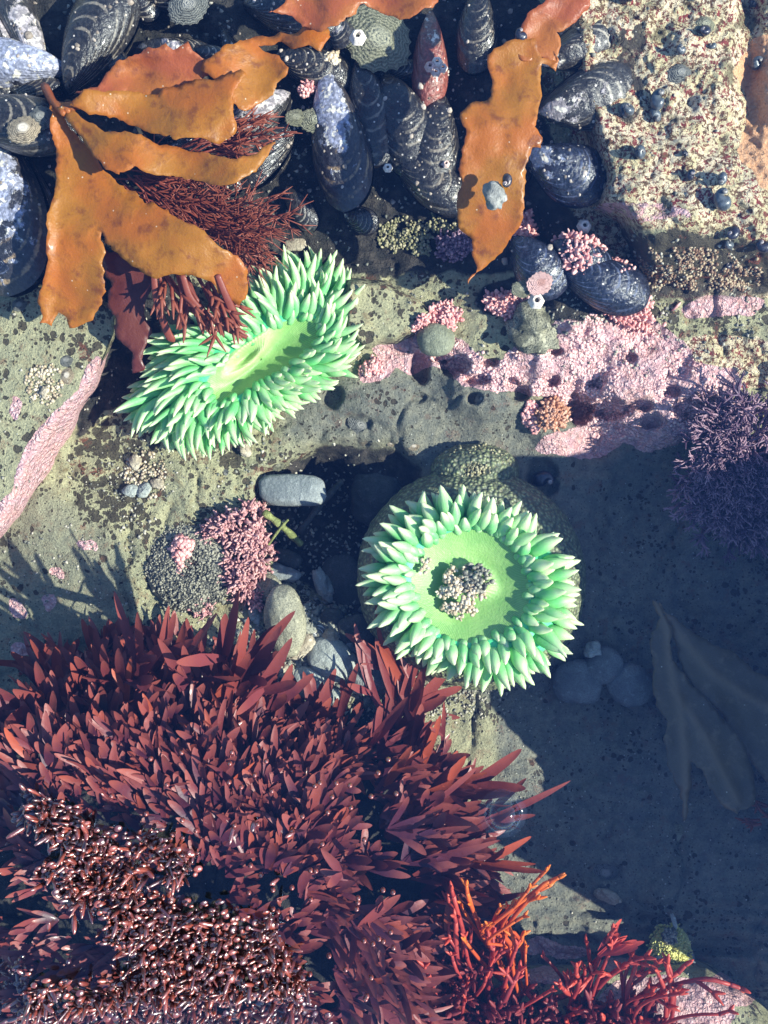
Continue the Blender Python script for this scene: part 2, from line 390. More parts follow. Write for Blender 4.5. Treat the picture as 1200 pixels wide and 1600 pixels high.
def ground_h(px, py):
    px = np.asarray(px, float); py = np.asarray(py, float)
    num = 0; den = 0
    wx = px + 22 * fbm(px, py, 120, 3, off=5); wy = py + 22 * fbm(px, py, 120, 3, off=50)
    for x, y, z in CP:
        w_ = 1.0 / (((wx - x) ** 2 + (wy - y) ** 2) + 900.0) ** 1.8
        num = num + w_ * z; den = den + w_
    h = num / den
    big = h * 0 + 1
    rdg = 1 - np.abs(fbm(px, py, 110, 4, .5, off=61)) * 4
    h = h + 13 * fbm(px, py, 90, 5, .55) + 2.6 * fbm(px, py, 14, 3, .6, off=9) - 7 * np.clip(rdg, 0, 1) ** 3
    # step down into the dark hollow beside the round anemone
    dh = sdf(px + 8 * fbm(px, py, 30, 3), py + 8 * fbm(px, py, 30, 3, off=3), HOLE)
    h = h - 26 * sstep(12, -14, dh)
    for x, y, a, b, d in PITS:
        q = ((px - x) / a) ** 2 + ((py - y) / b) ** 2 + .5 * fbm(px, py, 16, 2, off=x)
        h = h - d * sstep(1.3, .5, q)
    # pitted, knobbly ledge of pink crust
    pk = sstep(10, -25, sdf(px, py, PINK))
    bl = vnoise(px, py, 9) * .6 + vnoise(px + 50, py, 18) * .9
    h = h + pk * (bl * 8 - 4 + 12 * fbm(px, py, 50, 3, off=70))
    # layered shale in the upper right
    lay = sstep(330, 380, py) * sstep(480, 430, py) * sstep(830, 960, px)
    u = (py - .12 * px) + 8 * fbm(px, py, 60, 3)
    h = h + lay * 9 * (np.abs(((u / 26) % 1) - .5) * 2)
    lay2 = sstep(1380, 1430, py) * sstep(1520, 1490, py) * sstep(760, 900, px)
    h = h + lay2 * 7 * (np.abs((((py - .08 * px) / 22 + .25 * fbm(px, py, 70, 2)) % 1) - .5) * 2)
    # the rock wall on the right, beyond the picture, whose shade falls over the deep end
    yy = py + 26 * fbm(px, py, 120, 3, off=33)
    ku = sstep(1245, 1490, px)
    h = h + RIDGE_H * (1 + .07 * fbm(px * 0 + 40, py, 70, 3, off=12)) * sstep(1245, 1490, px) * sstep(-60, 60, yy - RY0 - 235 * ku) * sstep(60, -60, yy - RY1 - 240 * ku) * (1 - .17 * np.exp(-((yy - 1120) / 120) ** 2) - .22 * np.exp(-((yy - 1500) / 130) ** 2)) * (1 - .3 * sstep(1900, 2600, px)) 
    return h
RIDGE_H, RY0, RY1 = 425.0, 600.0, 1470.0
PINK = [(640,545),(700,520),(735,540),(780,560),(830,520),(870,500),(960,480),(1010,490),(1060,520),(1100,570),(1130,600),(1160,640),(1080,690),(1000,700),(950,690),(905,680),(890,640),(850,620),(800,620),(760,615),(700,590)]

def grid_axis(a, b, step, lo, hi):
    inner = np.arange(a, b + .1, step)
    def outer(start, end):
        r = [start]; s = step * 1.5
        while abs(r[-1] - end) > s: r.append(r[-1] + (s if end > start else -s)); s *= 1.28
        return r[1:] + [end]
    return np.array(outer(a, lo)[::-1] + list(inner) + outer(b, hi))
def terrain_mesh(gx, gy, hfun, mats):
    X, Y = np.meshgrid(gx, gy)
    H = hfun(X, Y)
    mb = MB(); mb.add(P(X, Y, H).reshape(-1, 3), quads(len(gy), len(gx))[:, ::-1], None)
    return mb, X, Y, H
def masks(X, Y, kind):
    wx = X + 14 * fbm(X, Y, 40, 4, off=11); wy = Y + 14 * fbm(X, Y, 40, 4, off=23)
    z = np.zeros_like(X); R, G, B, T, O, D = [z.copy() for _ in range(6)]
    def reg(poly, soft=10): return sstep(soft, -soft, sdf(wx, wy, poly))
    def blob(x, y, a, b): return sstep(1.25, .75, ((wx - x) / a) ** 2 + ((wy - y) / b) ** 2)
    if kind == 'ground':
        R = np.maximum(R, reg(PINK) * (.72 + .75 * np.clip(fbm(X, Y, 46, 4, off=19) + .22, -.6, 1)))
        for b in [(640,545,60,40),(905,690,70,22),(30,1010,14,12),(25,950,12,16),(140,855,16,10),(585,580,30,14),(620,560,22,10),(450,385,12,8),(90,900,12,10),(70,935,9,12),(1110,600,50,34),(670,1455,8,5),
                  (840,1485,80,14),(965,1095,0.1,0.1),(1130,480,70,20),(380,695,10,10),(985,560,60,40),(930,610,60,50),(845,560,60,34),(720,800,4,4),(240,590,4,4)]:
            R = np.maximum(R, .85 * blob(*b))
        G = np.maximum(G, reg([(830,-80),(880,120),(895,210),(920,300),(880,360),(960,400),(1010,460),(1400,480),(1400,-80)], 18))
        G = np.maximum(G, .8 * blob(1140, 570, 90, 50)); G = np.maximum(G, .6 * blob(620, 350, 100, 30))
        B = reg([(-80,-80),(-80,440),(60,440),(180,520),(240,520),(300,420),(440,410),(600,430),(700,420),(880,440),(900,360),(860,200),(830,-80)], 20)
        B = np.maximum(B, .7 * blob(860, 470, 130, 34)); B = np.maximum(B, .9 * reg([(130,520),(260,500),(240,640),(170,640),(120,690)], 10)); B = np.maximum(B, .8 * reg(HOLE, 14))  # slab-side band and hollow: cast shade painted as dark floor colour
        B = np.maximum(B, .95 * reg([(-60,1085),(200,1075),(440,1100),(600,1110),(650,1230),(690,1330),(690,1700),(-60,1700)], 14)); B = np.maximum(B, .6 * reg([(960,380),(1250,400),(1250,470),(980,470)], 14))  # seaweed bed: shade in the gaps between blades painted into the floor
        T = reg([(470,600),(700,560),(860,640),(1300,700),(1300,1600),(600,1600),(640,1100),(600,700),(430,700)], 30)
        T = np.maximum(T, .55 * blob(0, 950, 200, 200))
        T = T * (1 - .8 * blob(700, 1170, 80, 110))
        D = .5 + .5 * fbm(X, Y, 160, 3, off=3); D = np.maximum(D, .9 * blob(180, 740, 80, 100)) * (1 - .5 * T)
        O = .9 * reg([(1150,90),(1200,60),(1290,60),(1290,300),(1190,290),(1150,230)], 12)
    if kind == 'slab':
        e = sdf(wx, wy, [(170,545),(150,620),(112,690),(70,760),(20,830),(-20,870),(-30,830),(10,770),(40,700),(90,640),(130,590)])
        R = sstep(8, -4, e); R = np.maximum(R, .9 * blob(26, 640, 8, 16)); D = D + .42; T = T + .12
        D = np.maximum(D, .8 * blob(150, 520, 60, 50))
    if kind == 'green':
        G = G + .35; D = D + .6; G = np.maximum(G, .3)
    if kind == 'lower':
        R = np.maximum(.95 * blob(1040, 1580, 110, 60), .9 * blob(1150, 1540, 40, 30)); R = np.maximum(R, .8 * blob(850, 1530, 70, 16)); R = np.maximum(R, .75 * blob(960, 1500, 40, 14)); G = G + .25; D = D + .3
        B = .6 * blob(1165, 1500, 60, 20)
    if kind == 'upper':
        G = G + 1.0; T = T + .3; O = .95 * reg([(1150,100),(1175,60),(1290,60),(1290,300),(1190,290),(1155,250),(1160,170)], 10)
        G = G - .75 * reg([(930,365),(1000,350),(1120,362),(1290,410),(1290,490),(1000,480),(950,430)], 16); D = np.maximum(D, 1.3 * reg([(930,365),(1290,380),(1290,490),(960,480)], 16)); B = .35 * reg([(940,350),(1000,335),(1120,350),(1290,400),(1290,480),(1000,470),(960,420)], 14)
        B = np.maximum(B, .6 * blob(985, 110, 30, 90) * (fbm(X, Y, 30, 3) > 0)); D = D + .5
        R = .5 * blob(1000, 330, 90, 14)
    return np.stack([R, G, B], -1), np.stack([T, O, D], -1)
def set_tone(me, A):
    at = me.attributes.new('tone', 'FLOAT_COLOR', 'POINT'); A = A.reshape(-1, 3)
    at.data.foreach_set('color', np.concatenate([A, np.ones((len(A), 1))], 1).astype(np.float32).ravel())

GX = grid_axis(-60, 1290, 3.0, -5500, 7500); GY = grid_axis(-60, 1660, 3.0, -5500, 7500)
mb, X, Y, H = terrain_mesh(GX, GY, ground_h, None)
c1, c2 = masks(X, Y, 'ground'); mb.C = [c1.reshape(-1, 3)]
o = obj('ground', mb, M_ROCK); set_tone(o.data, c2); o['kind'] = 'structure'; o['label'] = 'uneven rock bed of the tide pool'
_HI, _XI, _YI = H, GX, GY
PATCHES = []
def G(px, py):
    """height of the bed (and of boulders already built) under a picture point"""
    px = np.atleast_1d(np.asarray(px, float)); py = np.atleast_1d(np.asarray(py, float))
    i = np.clip(np.searchsorted(_XI, px) - 1, 0, len(_XI) - 2); j = np.clip(np.searchsorted(_YI, py) - 1, 0, len(_YI) - 2)
    fx = np.clip((px - _XI[i]) / (_XI[i + 1] - _XI[i]), 0, 1); fy = np.clip((py - _YI[j]) / (_YI[j + 1] - _YI[j]), 0, 1)
    r = (_HI[j, i] * (1 - fx) + _HI[j, i + 1] * fx) * (1 - fy) + (_HI[j + 1, i] * (1 - fx) + _HI[j + 1, i + 1] * fx) * fy
    for f in PATCHES: r = np.maximum(r, f(px, py))
    return r if len(r) > 1 else float(r[0])

def boulder(name, label, cat, poly, hfun, kind, step=3.0, depth=40, edge=14):
    """a separate rock: its top follows hfun inside the outline and its sides go down below the bed"""
    xs = [p[0] for p in poly]; ys = [p[1] for p in poly]
    gx = np.arange(min(xs) - 18, max(xs) + 18, step); gy = np.arange(min(ys) - 18, max(ys) + 18, step)
    def h(px, py):
        d = sdf(px + 6 * fbm(px, py, 36, 3, off=8), py + 6 * fbm(px, py, 36, 3, off=2), poly)
        top = hfun(px, py) + 2.5 * fbm(px, py, 40, 5, .6, off=4)
        k = sstep(4, -edge, d) ** .6
        return top * k + (1 - k) * (ground_h(px, py) - depth)
    X, Y = np.meshgrid(gx, gy); H = h(X, Y)
    gh = ground_h(X, Y)
    keep = (H > gh - depth * .9)
    idx = -np.ones(X.size, int)
    q = quads(len(gy), len(gx))[:, ::-1]; kf = keep.ravel()[q].any(1); q = q[kf]
    used = np.unique(q); idx[used] = np.arange(len(used))
    V = P(X, Y, H).reshape(-1, 3)[used]
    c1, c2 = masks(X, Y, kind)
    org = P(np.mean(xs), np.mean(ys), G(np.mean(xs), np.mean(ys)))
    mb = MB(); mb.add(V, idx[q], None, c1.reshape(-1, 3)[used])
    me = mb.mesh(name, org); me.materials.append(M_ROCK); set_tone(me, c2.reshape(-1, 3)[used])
    o = bpy.data.objects.new(name, me); COL.objects.link(o); o.location = Vector(org.tolist()) * U
    tag(o, label, cat)
    def look(px, py):
        inside = (px > gx[0]) & (px < gx[-1]) & (py > gy[0]) & (py < gy[-1])
        r = np.full(np.shape(px), -1e3)
        if inside.any(): r[inside] = h(px[inside], py[inside])
        return r
    PATCHES.append(look)
    return o
SLAB = [(-90,425),(0,432),(60,440),(120,455),(185,478),(182,520),(165,562),(140,620),(112,680),(75,745),(30,810),(-10,850),(-90,880)]
SLAB_TOP = [(-90,425),(60,440),(185,478),(178,520),(160,560),(120,610),(80,660),(45,710),(20,770),(-10,840),(-90,880)]
boulder('boulder', 'pale olive rock slab with a pink crusted edge at the left', 'rock',
        SLAB, lambda x, y: 142 - .05 * (y - 450) - 75 * sstep(-4, 44, sdf(x, y, SLAB_TOP)), 'slab', depth=50, edge=7)
UPPER = [(838,-90),(872,60),(884,140),(905,215),(925,280),(915,330),(960,350),(985,420),(1010,452),(1080,462),(1200,466),(1300,480),(1300,-90)]
boulder('boulder', 'large rock speckled yellow and dark red with small snails at the upper right', 'rock',
        UPPER, lambda x, y: 262 - 28 * sstep(200, 900, 1300 - x) - 120 * sstep(330, 480, y + .02 * (x - 1000)) + 20 * fbm(x, y, 150, 4) + 12 * fbm(x, y, 44, 4, .6, off=6) + 4 * np.abs(fbm(x, y, 12, 2, off=16)) - 30 * np.exp(-((x - 1170) / 22) ** 2) * sstep(300, 100, y), 'upper', edge=40)
boulder('boulder', 'small flat yellow-green rock behind the right end of the oval anemone', 'rock',
        [(535,430),(600,436),(660,462),(684,486),(668,515),(620,540),(560,548),(530,520)], lambda x, y: 116 + 8 * fbm(x, y, 40, 3) + .06 * (600 - x), 'green', edge=16)
boulder('boulder', 'low pink and green crusted rock in the sunny bottom right corner', 'rock',
        [(660,1545),(720,1518),(800,1500),(880,1502),(960,1492),(1040,1484),(1110,1500),(1170,1540),(1230,1600),(1300,1720),(640,1720)],
        lambda x, y: 84 + .42 * np.clip(y - 1490, 0, 200) + 10 * fbm(x, y, 70, 3) + 3 * vnoise(x, y, 9), 'lower', edge=34)

# water surface
WZ = 322.0
def water_material():
    s = NT('pool_water')
    h = s.m_('ADD', s.noise(.006, 2), s.m_('MULTIPLY', s.noise(.03, 2), .12))
    nm = s.bump(h, 10.0, .6)
    g = s.n('ShaderNodeBsdfGlossy', {'Roughness': .03, 'Color': (.34, .58, 1), 'Normal': nm})  # blue tint put into the reflection as a bluish haze
    t = s.n('ShaderNodeBsdfTransparent', {'Color': (.93, .98, 1.0)})
    lw = s.n('ShaderNodeLayerWeight', {'Blend': .5, 'Normal': nm})        # Schlick-like, same from both sides; base raised to lay a blue veil
    f = s.m_('ADD', .052, s.m_('MULTIPLY', s.m_('POWER', lw.outputs['Facing'], 5.0), .978))
    mx = s.n('ShaderNodeMixShader', {0: f, 1: t.outputs[0], 2: g.outputs[0]})
    s.t.links.new(mx.outputs[0], s.out.inputs[0]); return s.m
M_WATER = water_material()
gx = np.linspace(-2500, 3200, 60); X, Y = np.meshgrid(gx, np.linspace(-2500, 4000, 60))
mb = MB(); mb.add(P(X, Y, WZ).reshape(-1, 3), quads(60, 60)[:, ::-1])
o = obj('water', mb, M_WATER); o['kind'] = 'structure'; o['label'] = 'clear still water filling the tide pool'

# ================================================================== ANEMONES
M_TENT = soft_material('anemone_tentacle', (.17, .60, .20), (.42, .78, .34), tip=(.74, .80, .50), rough=.5, trans=.3, sss=.4, bump=.5, red=(.60, .75, .42))
def anemone_body_material():
    """G 0 disc .. 1 column, R stripe angle, B mouth"""
    s = NT('anemone_body')
    n1 = s.noise(.03, 3); n2 = s.noise(.25, 4, .6)
    st = s.n('ShaderNodeTexWave', {'Vector': s.n('ShaderNodeCombineXYZ', {0: s.R}).outputs[0], 'Scale': 60.0, 'Distortion': .6, 'Detail': 2.0}).outputs[1]
    disc = s.mix(s.ramp(n1, .35, .65), (.12, .31, .06), (.21, .40, .10))
    disc = s.mix(s.m_('MULTIPLY', st, .5), disc, (.36, .54, .20))
    disc = s.mix(s.m_('MULTIPLY', s.B, .8), disc, (.42, .54, .22))
    v = s.voro(.16)
    col = s.mix(s.ramp(v.outputs['Distance'], .1, .7), (.27, .30, .15), (.07, .085, .05))
    col = s.mix(s.ramp(n2, .5, .7), col, (.12, .11, .06))
    tz = s.mix(.5, (.05, .50, .22), (.10, .60, .25))
    c = s.mix(s.ramp(s.G, .25, .35), disc, tz)
    c = s.mix(s.ramp(s.m_('ADD', s.G, s.m_('MULTIPLY', n2, .1)), .66, .74), c, col)
    h = s.m_('MULTIPLY', s.m_('SUBTRACT', 1.0, v.outputs['Distance']), s.ramp(s.G, .6, .8))
    b = s.pbsdf(c, .5, s.bump(s.m_('ADD', h, s.m_('MULTIPLY', n2, .2)), 5.0, .9), Coat_Weight=.15)
    b.inputs['Subsurface Weight'].default_value = .2; b.inputs['Subsurface Radius'].default_value = (.6, 1, .4); b.inputs['Subsurface Scale'].default_value = 6 * U
    return s.m
M_ABODY = anemone_body_material()

def polar(poly, c, th):
    """radius of a star-shaped polygon about c in the directions th (picture plane, y down)"""
    p = np.asarray(poly, float) - c
    r = np.zeros_like(th)
    dx, dy = np.cos(th), np.sin(th)
    for i in range(len(p)):
        a = p[i]; e = p[(i + 1) % len(p)] - a
        den = dx * e[1] - dy * e[0]
        with np.errstate(divide='ignore', invalid='ignore'):
            t = (a[0] * e[1] - a[1] * e[0]) / den; u = (a[0] * dy - a[1] * dx) / den
        ok = (t > 0) & (u >= -1e-6) & (u <= 1 + 1e-6)
        r = np.where(ok & (t > r), t, r)
    return r
def smooth_closed(r, k=3):
    for _ in range(k): r = (np.roll(r, 1) + 2 * r + np.roll(r, -1)) / 4
    return r

def make_anemone(name, label, c, disc, tips, column, z0, zbase, rows, tlen, trad, lean, swirl, mouth, zdrop, seed, tilt=(0, 0), pale=0.0):
    rng = np.random.default_rng(seed)
    NA = 180; th = np.linspace(0, 2 * np.pi, NA, endpoint=False)
    rI = smooth_closed(polar(disc, c, th), 4); rT = smooth_closed(polar(tips, c, th), 3); rC = smooth_closed(polar(column, c, th), 6)
    rO = np.maximum(rT - tlen[1] * .62, rI + 14)
    zt = lambda x, y: z0 + tilt[0] * (x - c[0]) + tilt[1] * (y - c[1])
    org = P(c[0], c[1], zbase)
    root = thing(name, label, 'sea anemone', org)
    V = []; Cc = []
    NR_D, NR_T, NR_C = 16, 10, 16
    def ring(rad, z, g, b):
        x = c[0] + rad * np.cos(th); y = c[1] + rad * np.sin(th)
        V.append(P(x, y, z)); Cc.append(np.stack([th / (2 * np.pi) * 1.0, np.full(NA, g), b * np.ones(NA)], -1))
    mx, my, ma, mw = mouth
    for i in range(NR_D + 1):
        f = max(i / NR_D, .015); rad = rI * f
        x = c[0] + rad * np.cos(th); y = c[1] + rad * np.sin(th)
        lx = (x - mx) * math.cos(ma) + (y - my) * math.sin(ma); ly = -(x - mx) * math.sin(ma) + (y - my) * math.cos(ma)
        q = np.sqrt((lx / mw[0]) ** 2 + (ly / mw[1]) ** 2)
        lip = 10 * np.exp(-((q - 1) / .5) ** 2) - 5 * np.exp(-(q / .55) ** 2) + .5 * np.sin(th * 40) * np.exp(-((q - 1) / .6) ** 2)
        z = zt(x, y) - 22 * (1 - f ** 2) + lip
        ring(rad, z, .2 * f, np.clip(1.15 * np.exp(-((q - .9) / .5) ** 2), 0, 1))
    for i in range(1, NR_T + 1):
        f = i / NR_T; rad = rI + (rO - rI) * f
        x = c[0] + rad * np.cos(th); y = c[1] + rad * np.sin(th)
        z = zt(x, y) + 8 * math.sin(math.pi * f) - zdrop * f ** 2
        ring(rad, z, .4 + .15 * f, 0)
    for i in range(1, NR_C + 1):
        f = i / NR_C
        bulge = rO + (rC - rO) * (math.sin(f * math.pi * .5) ** .55)
        rad = bulge * (1 - .14 * max(0, f - .55) / .45)
        x = c[0] + rad * np.cos(th); y = c[1] + rad * np.sin(th)
        zz = zt(x, y) - zdrop; ze = zbase - 12
        z = zz + (ze - zz) * (f ** 1.5)
        bm = 2.2 * (vnoise(th * 90, np.full(NA, f * 160), 5) - .5) * 2
        ring(rad + bm, z, .72 + .28 * f, 0)
    V = np.concatenate(V); nr = len(V) // NA
    mb = MB(); mb.add(V, quads(nr, NA, True), None, np.concatenate(Cc))
    obj('column', mb, M_ABODY, root, org)
    # tentacles
    items = []
    for k, (f, cnt, ls, rs, ln) in enumerate(rows):
        per = np.cumsum(np.hypot(np.diff(np.append(rI + (rO - rI) * f, (rI + (rO - rI) * f)[0]) * 0 + 1, prepend=1)[:NA], (rI + (rO - rI) * f)))
        per = per / per[-1]
        for j in range(cnt):
            u = (j + .5 * (k % 2) + rng.uniform(-.3, .3)) / cnt % 1
            a = np.interp(u, per, th)
            ff = f + rng.uniform(-.07, .07)
            I = lambda arr: np.interp(a, th, arr, period=2 * np.pi)
            ri, ro, rt = I(rI), I(rO), I(rT)
            rad = ri + (ro - ri) * ff
            x, y = c[0] + rad * math.cos(a), c[1] + rad * math.sin(a)
            # outward direction: blend of radial and outline normal
            da = .12
            r1, r2 = np.interp(a - da, th, rT, period=2 * np.pi), np.interp(a + da, th, rT, period=2 * np.pi)
            tx, ty = r2 * math.cos(a + da) - r1 * math.cos(a - da), r2 * math.sin(a + da) - r1 * math.sin(a - da)
            nx, ny = ty, -tx; nn = math.hypot(nx, ny); nx, ny = nx / nn, ny / nn
            ox, oy = .5 * nx + .5 * math.cos(a), .5 * ny + .5 * math.sin(a)
            z = zt(x, y) + 8 * math.sin(math.pi * min(ff, 1)) - zdrop * max(ff, 0) ** 2 - 3
            reach = (rt - rad)
            L = tlen[0] + (tlen[1] - tlen[0]) * max(ff, 0) ** 1.3
            L = (L * (1 - .8 * max(ff, 0)) + max(reach, 14) * .8 * max(ff, 0)) * ls * rng.uniform(.74, 1.16)
            items.append((x, y, z, ox, oy, L, trad * rs * rng.uniform(.85, 1.15), ff, ln + rng.normal(0, .09), rng.random()))
    items.sort(key=lambda t: -t[5] * t[6])
    rest = MB()
    for q, (x, y, z, ox, oy, L, R, ff, ln, rd) in enumerate(items):
        b = P(x, y, z)
        ang = rng.normal(0, .2); ox, oy = ox * math.cos(ang) - oy * math.sin(ang), ox * math.sin(ang) + oy * math.cos(ang)
        o3 = np.array([ox, -oy, 0.]); up = np.array([0, 0, 1.]); sd = np.cross(up, o3)
        phi = ln * math.pi / 2                       # 0 stands up, 1 lies flat outwards
        d1 = o3 * math.sin(phi) + up * math.cos(phi)
        sw = swirl * rng.uniform(.1, 1.6) + rng.normal(0, .22)
        crl = lean * rng.uniform(.5, 1.3) + rng.normal(0, .14)
        p1 = b + d1 * L * .55
        p2 = p1 + (d1 * (1 - abs(sw) * .3) + sd * sw + up * crl) * L * .5
        pts = bez(b, p1, p2, 11)
        t = np.linspace(0, 1, 11)
        prof = (.78 + .34 * np.sin(np.clip(t * 1.25, 0, 1) * math.pi)) * np.sqrt(np.clip(1 - t ** 2.6, .004, 1)) * (1 - .18 * t)
        prof[-1] *= .5
        g = np.clip(t + pale * .4 + rng.normal(0, .05), 0, 1)
        cc = np.stack([np.full(11, rd), g, np.full(11, max(0, (rng.random() - .7)) * (1.3 if ff < .5 else .5) + pale * .2)], -1)
        m = MB() if q < 100 else rest
        tube(m, pts, R * prof, 9, cc)
        if q < 100: obj('tentacle', m, M_TENT, root, b)
    r = obj('tentacles', rest, M_TENT, root, org); r['kind'] = 'stuff'
    return root

D2 = [(735 + 90 * math.cos(a) + 4 * math.sin(3 * a), 915 + 88 * math.sin(a)) for a in np.linspace(0, 2 * math.pi, 30, endpoint=False)]
T2 = [(558,905),(562,860),(590,805),(630,778),(660,762),(700,756),(750,762),(800,780),(850,812),(890,850),(905,890),(916,940),(908,990),(885,1040),(850,1062),(810,1085),(770,1086),(720,1076),(680,1060),(650,1045),(600,1010),(572,960)]
T2 = [(735 + .935 * (x - 735), 925 + .925 * (y - 925)) for x, y in T2]
C2 = [(737 + 188 * math.cos(a), 902 + 184 * math.sin(a)) for a in np.linspace(0, 2 * math.pi, 40, endpoint=False)]
make_anemone('sea_anemone', 'round bright green anemone with a grit clump on its open disc', (735, 915), D2, T2, C2, 132, -15,
             [(-.06, 28, .8, .72, .5), (.12, 34, .95, .88, .45), (.34, 38, 1.05, 1.0, .55), (.6, 38, 1.1, 1.1, .74), (.85, 40, 1.1, 1.0, .92), (1.0, 38, 1.0, .9, 1.02)],
             (26, 50), 8.9, .08, .05, (738, 905, .5, (26, 16)), 14, 5, pale=.25)
D1 = [(322,606),(340,575),(375,545),(425,512),(465,498),(492,498),(502,518),(482,550),(440,582),(390,607),(348,628),(325,624)]
T1 = [(178,645),(196,612),(222,598),(222,560),(240,520),(275,508),(300,498),(330,484),(360,458),(395,432),(430,414),(450,398),(490,396),(530,406),(562,440),(578,490),(570,540),(545,592),(500,618),(450,650),(390,684),(330,704),(265,702),(215,672)]
C1 = [(408 + .8 * (x - 408), 560 + .8 * (y - 560)) for x, y in T1]
make_anemone('sea_anemone', 'oval mint green anemone with long curled tentacles below the brown kelp', (408, 562), D1, T1, C1, 108, 42,
             [(-.05, 34, .75, .8, .55), (.1, 42, .9, .9, .66), (.26, 50, .95, .95, .78), (.44, 56, .98, 1., .88), (.62, 60, 1., 1., .97), (.8, 64, 1., .98, 1.04), (.96, 66, .98, .92, 1.12), (1.06, 50, .8, .85, 1.25)],
             (30, 56), 7.3, .55, .75, (384, 556, -.72, (40, 12)), 34, 11)

# ------------------------------------------------------------------ small closed, grit-covered anemones
def nubs(mb, cx, cy, rx, ry, n, size, hfun, rng, up=(6, 16), dome=0, rot=0.0, rnd=.5, poly=None, clump=0):
    """a cluster of little branched knobs growing up from a surface"""
    k = 0; tries = 0
    while k < n and tries < n * 20:
        tries += 1
        a = rng.uniform(0, 2 * math.pi); r = math.sqrt(rng.random()) * (1 + .0)
        if poly is None:
            x0, y0 = r * math.cos(a) * rx, r * math.sin(a) * ry
            x, y = cx + x0 * math.cos(rot) - y0 * math.sin(rot), cy + x0 * math.sin(rot) + y0 * math.cos(rot)
            edge = 1 - r
            if r > .7 + .3 * vnoise(x, y, 12): continue
        else:
            x, y = rng.uniform(cx - rx, cx + rx), rng.uniform(cy - ry, cy + ry)
            d = float(sdf(x, y, poly)) + 16 * float(fbm(x, y, 30, 2))
            if d > 0: continue
            edge = min(1, -d / 30)
        if clump and vnoise(x, y, clump) < .42: continue
        z = hfun(x, y) + dome * math.sqrt(max(0, min(1, edge * 1.4)))
        b = P(x, y, z - 3)
        L = rng.uniform(*up); d = np.array([rng.normal(0, rnd), rng.normal(0, rnd), 1.]); d /= np.linalg.norm(d)
        s = size * rng.uniform(.6, 1.4); cv = rng.random()
        c = np.array([[cv, 0, 0], [cv, .6, 0], [cv, 1, 0]])
        tube(mb, np.array([b, b + d * L * .6, b + d * L]), np.array([s * .6, s, s * .55]), 5, c)
        k += 1
    return mb
M_PINKT = nub_material('pink_coralline_alga', (.62, .26, .24), (.78, .45, .40), (.32, .10, .10))
M_PURPT = nub_material('dusky_coralline_alga', (.42, .20, .20), (.60, .34, .31), (.16, .07, .07))
M_DARKT = nub_material('purple_black_alga', (.09, .045, .08), (.36, .22, .26), (.05, .02, .05))
M_GRIT = nub_material('shell_grit', (.42, .32, .20), (.66, .56, .42), (.12, .09, .06))
M_PEBBLEGRIT = nub_material('dark_grit', (.05, .05, .042), (.30, .28, .21), (.02, .02, .02))
M_OCHRE = nub_material('ochre_alga', (.40, .17, .09), (.56, .32, .22), (.2, .09, .05))
M_YEL = nub_material('yellow_green_turf', (.50, .46, .12), (.62, .60, .24), (.24, .26, .06))
M_LICH = nub_material('green_turf', (.17, .16, .07), (.34, .30, .18), (.06, .06, .03))
rg = np.random.default_rng(3)

def mound(name, label, cat, cx, cy, rx, ry, h, zb, g0, material, rot=0, dimple=.3):
    org = P(cx, cy, zb)
    mb = MB(); NA = 60; V = []; C = []
    th = np.linspace(0, 2 * np.pi, NA, endpoint=False)
    for i in range(17):
        f = i / 16; x0 = rx * f * np.cos(th); y0 = ry * f * np.sin(th)
        x = cx + x0 * math.cos(rot) - y0 * math.sin(rot); y = cy + x0 * math.sin(rot) + y0 * math.cos(rot)
        z = zb + h * np.sqrt(max(0, 1 - f ** 2.4)) - h * dimple * math.exp(-(f / .2) ** 2) - (14 if i == 16 else 0) + 2.5 * fbm(x, y, 12, 3)
        V.append(P(x, y, z)); C.append(np.stack([th / 6.283, np.full(NA, g0 + .1 * f), 0 * th], -1))
    mb.add(np.concatenate(V), quads(17, NA, True), None, np.concatenate(C))
    return obj(name, mb, material, None, org), org
t = thing('sea_anemone', 'closed olive anemone mound coated in sand above the round anemone', 'sea anemone', P(740, 725, 40))
o, _ = mound('column', '', '', 742, 735, 72, 44, 62, 30, .9, M_ABODY); o.parent = t; o.location = o.location - t.location
g = nubs(MB(), 742, 728, 66, 38, 520, 2.6, lambda x, y: 30 + 58 * math.sqrt(max(0.02, 1 - ((x - 742) / 72) ** 2 - ((y - 735) / 44) ** 2)), rg, (3, 8))
obj('sand_coat', g, M_GRIT if False else nub_material('olive_grit', (.16, .15, .08), (.36, .32, .19), (.06, .055, .03)), t, P(742, 728, 60))
t = thing('sea_anemone', 'closed flattened anemone with a dark pebbly rim beside the pink coralline tufts', 'sea anemone', P(300, 880, G(300, 880)))
zz = G(300, 880)
o, _ = mound('column', '', '', 298, 882, 76, 76, 30, zz, .9, M_PEBBLEGRIT); o.parent = t; o.location = o.location - t.location
g = nubs(MB(), 298, 882, 84, 86, 3000, 2.0, lambda x, y: zz + 31 * math.sqrt(max(0.02, 1 - (((x - 298) / 78) ** 2 + ((y - 882) / 78) ** 2) ** 1.2)), rg, (2, 6))
obj('pebble_coat', g, M_PEBBLEGRIT, t, P(298, 882, zz))

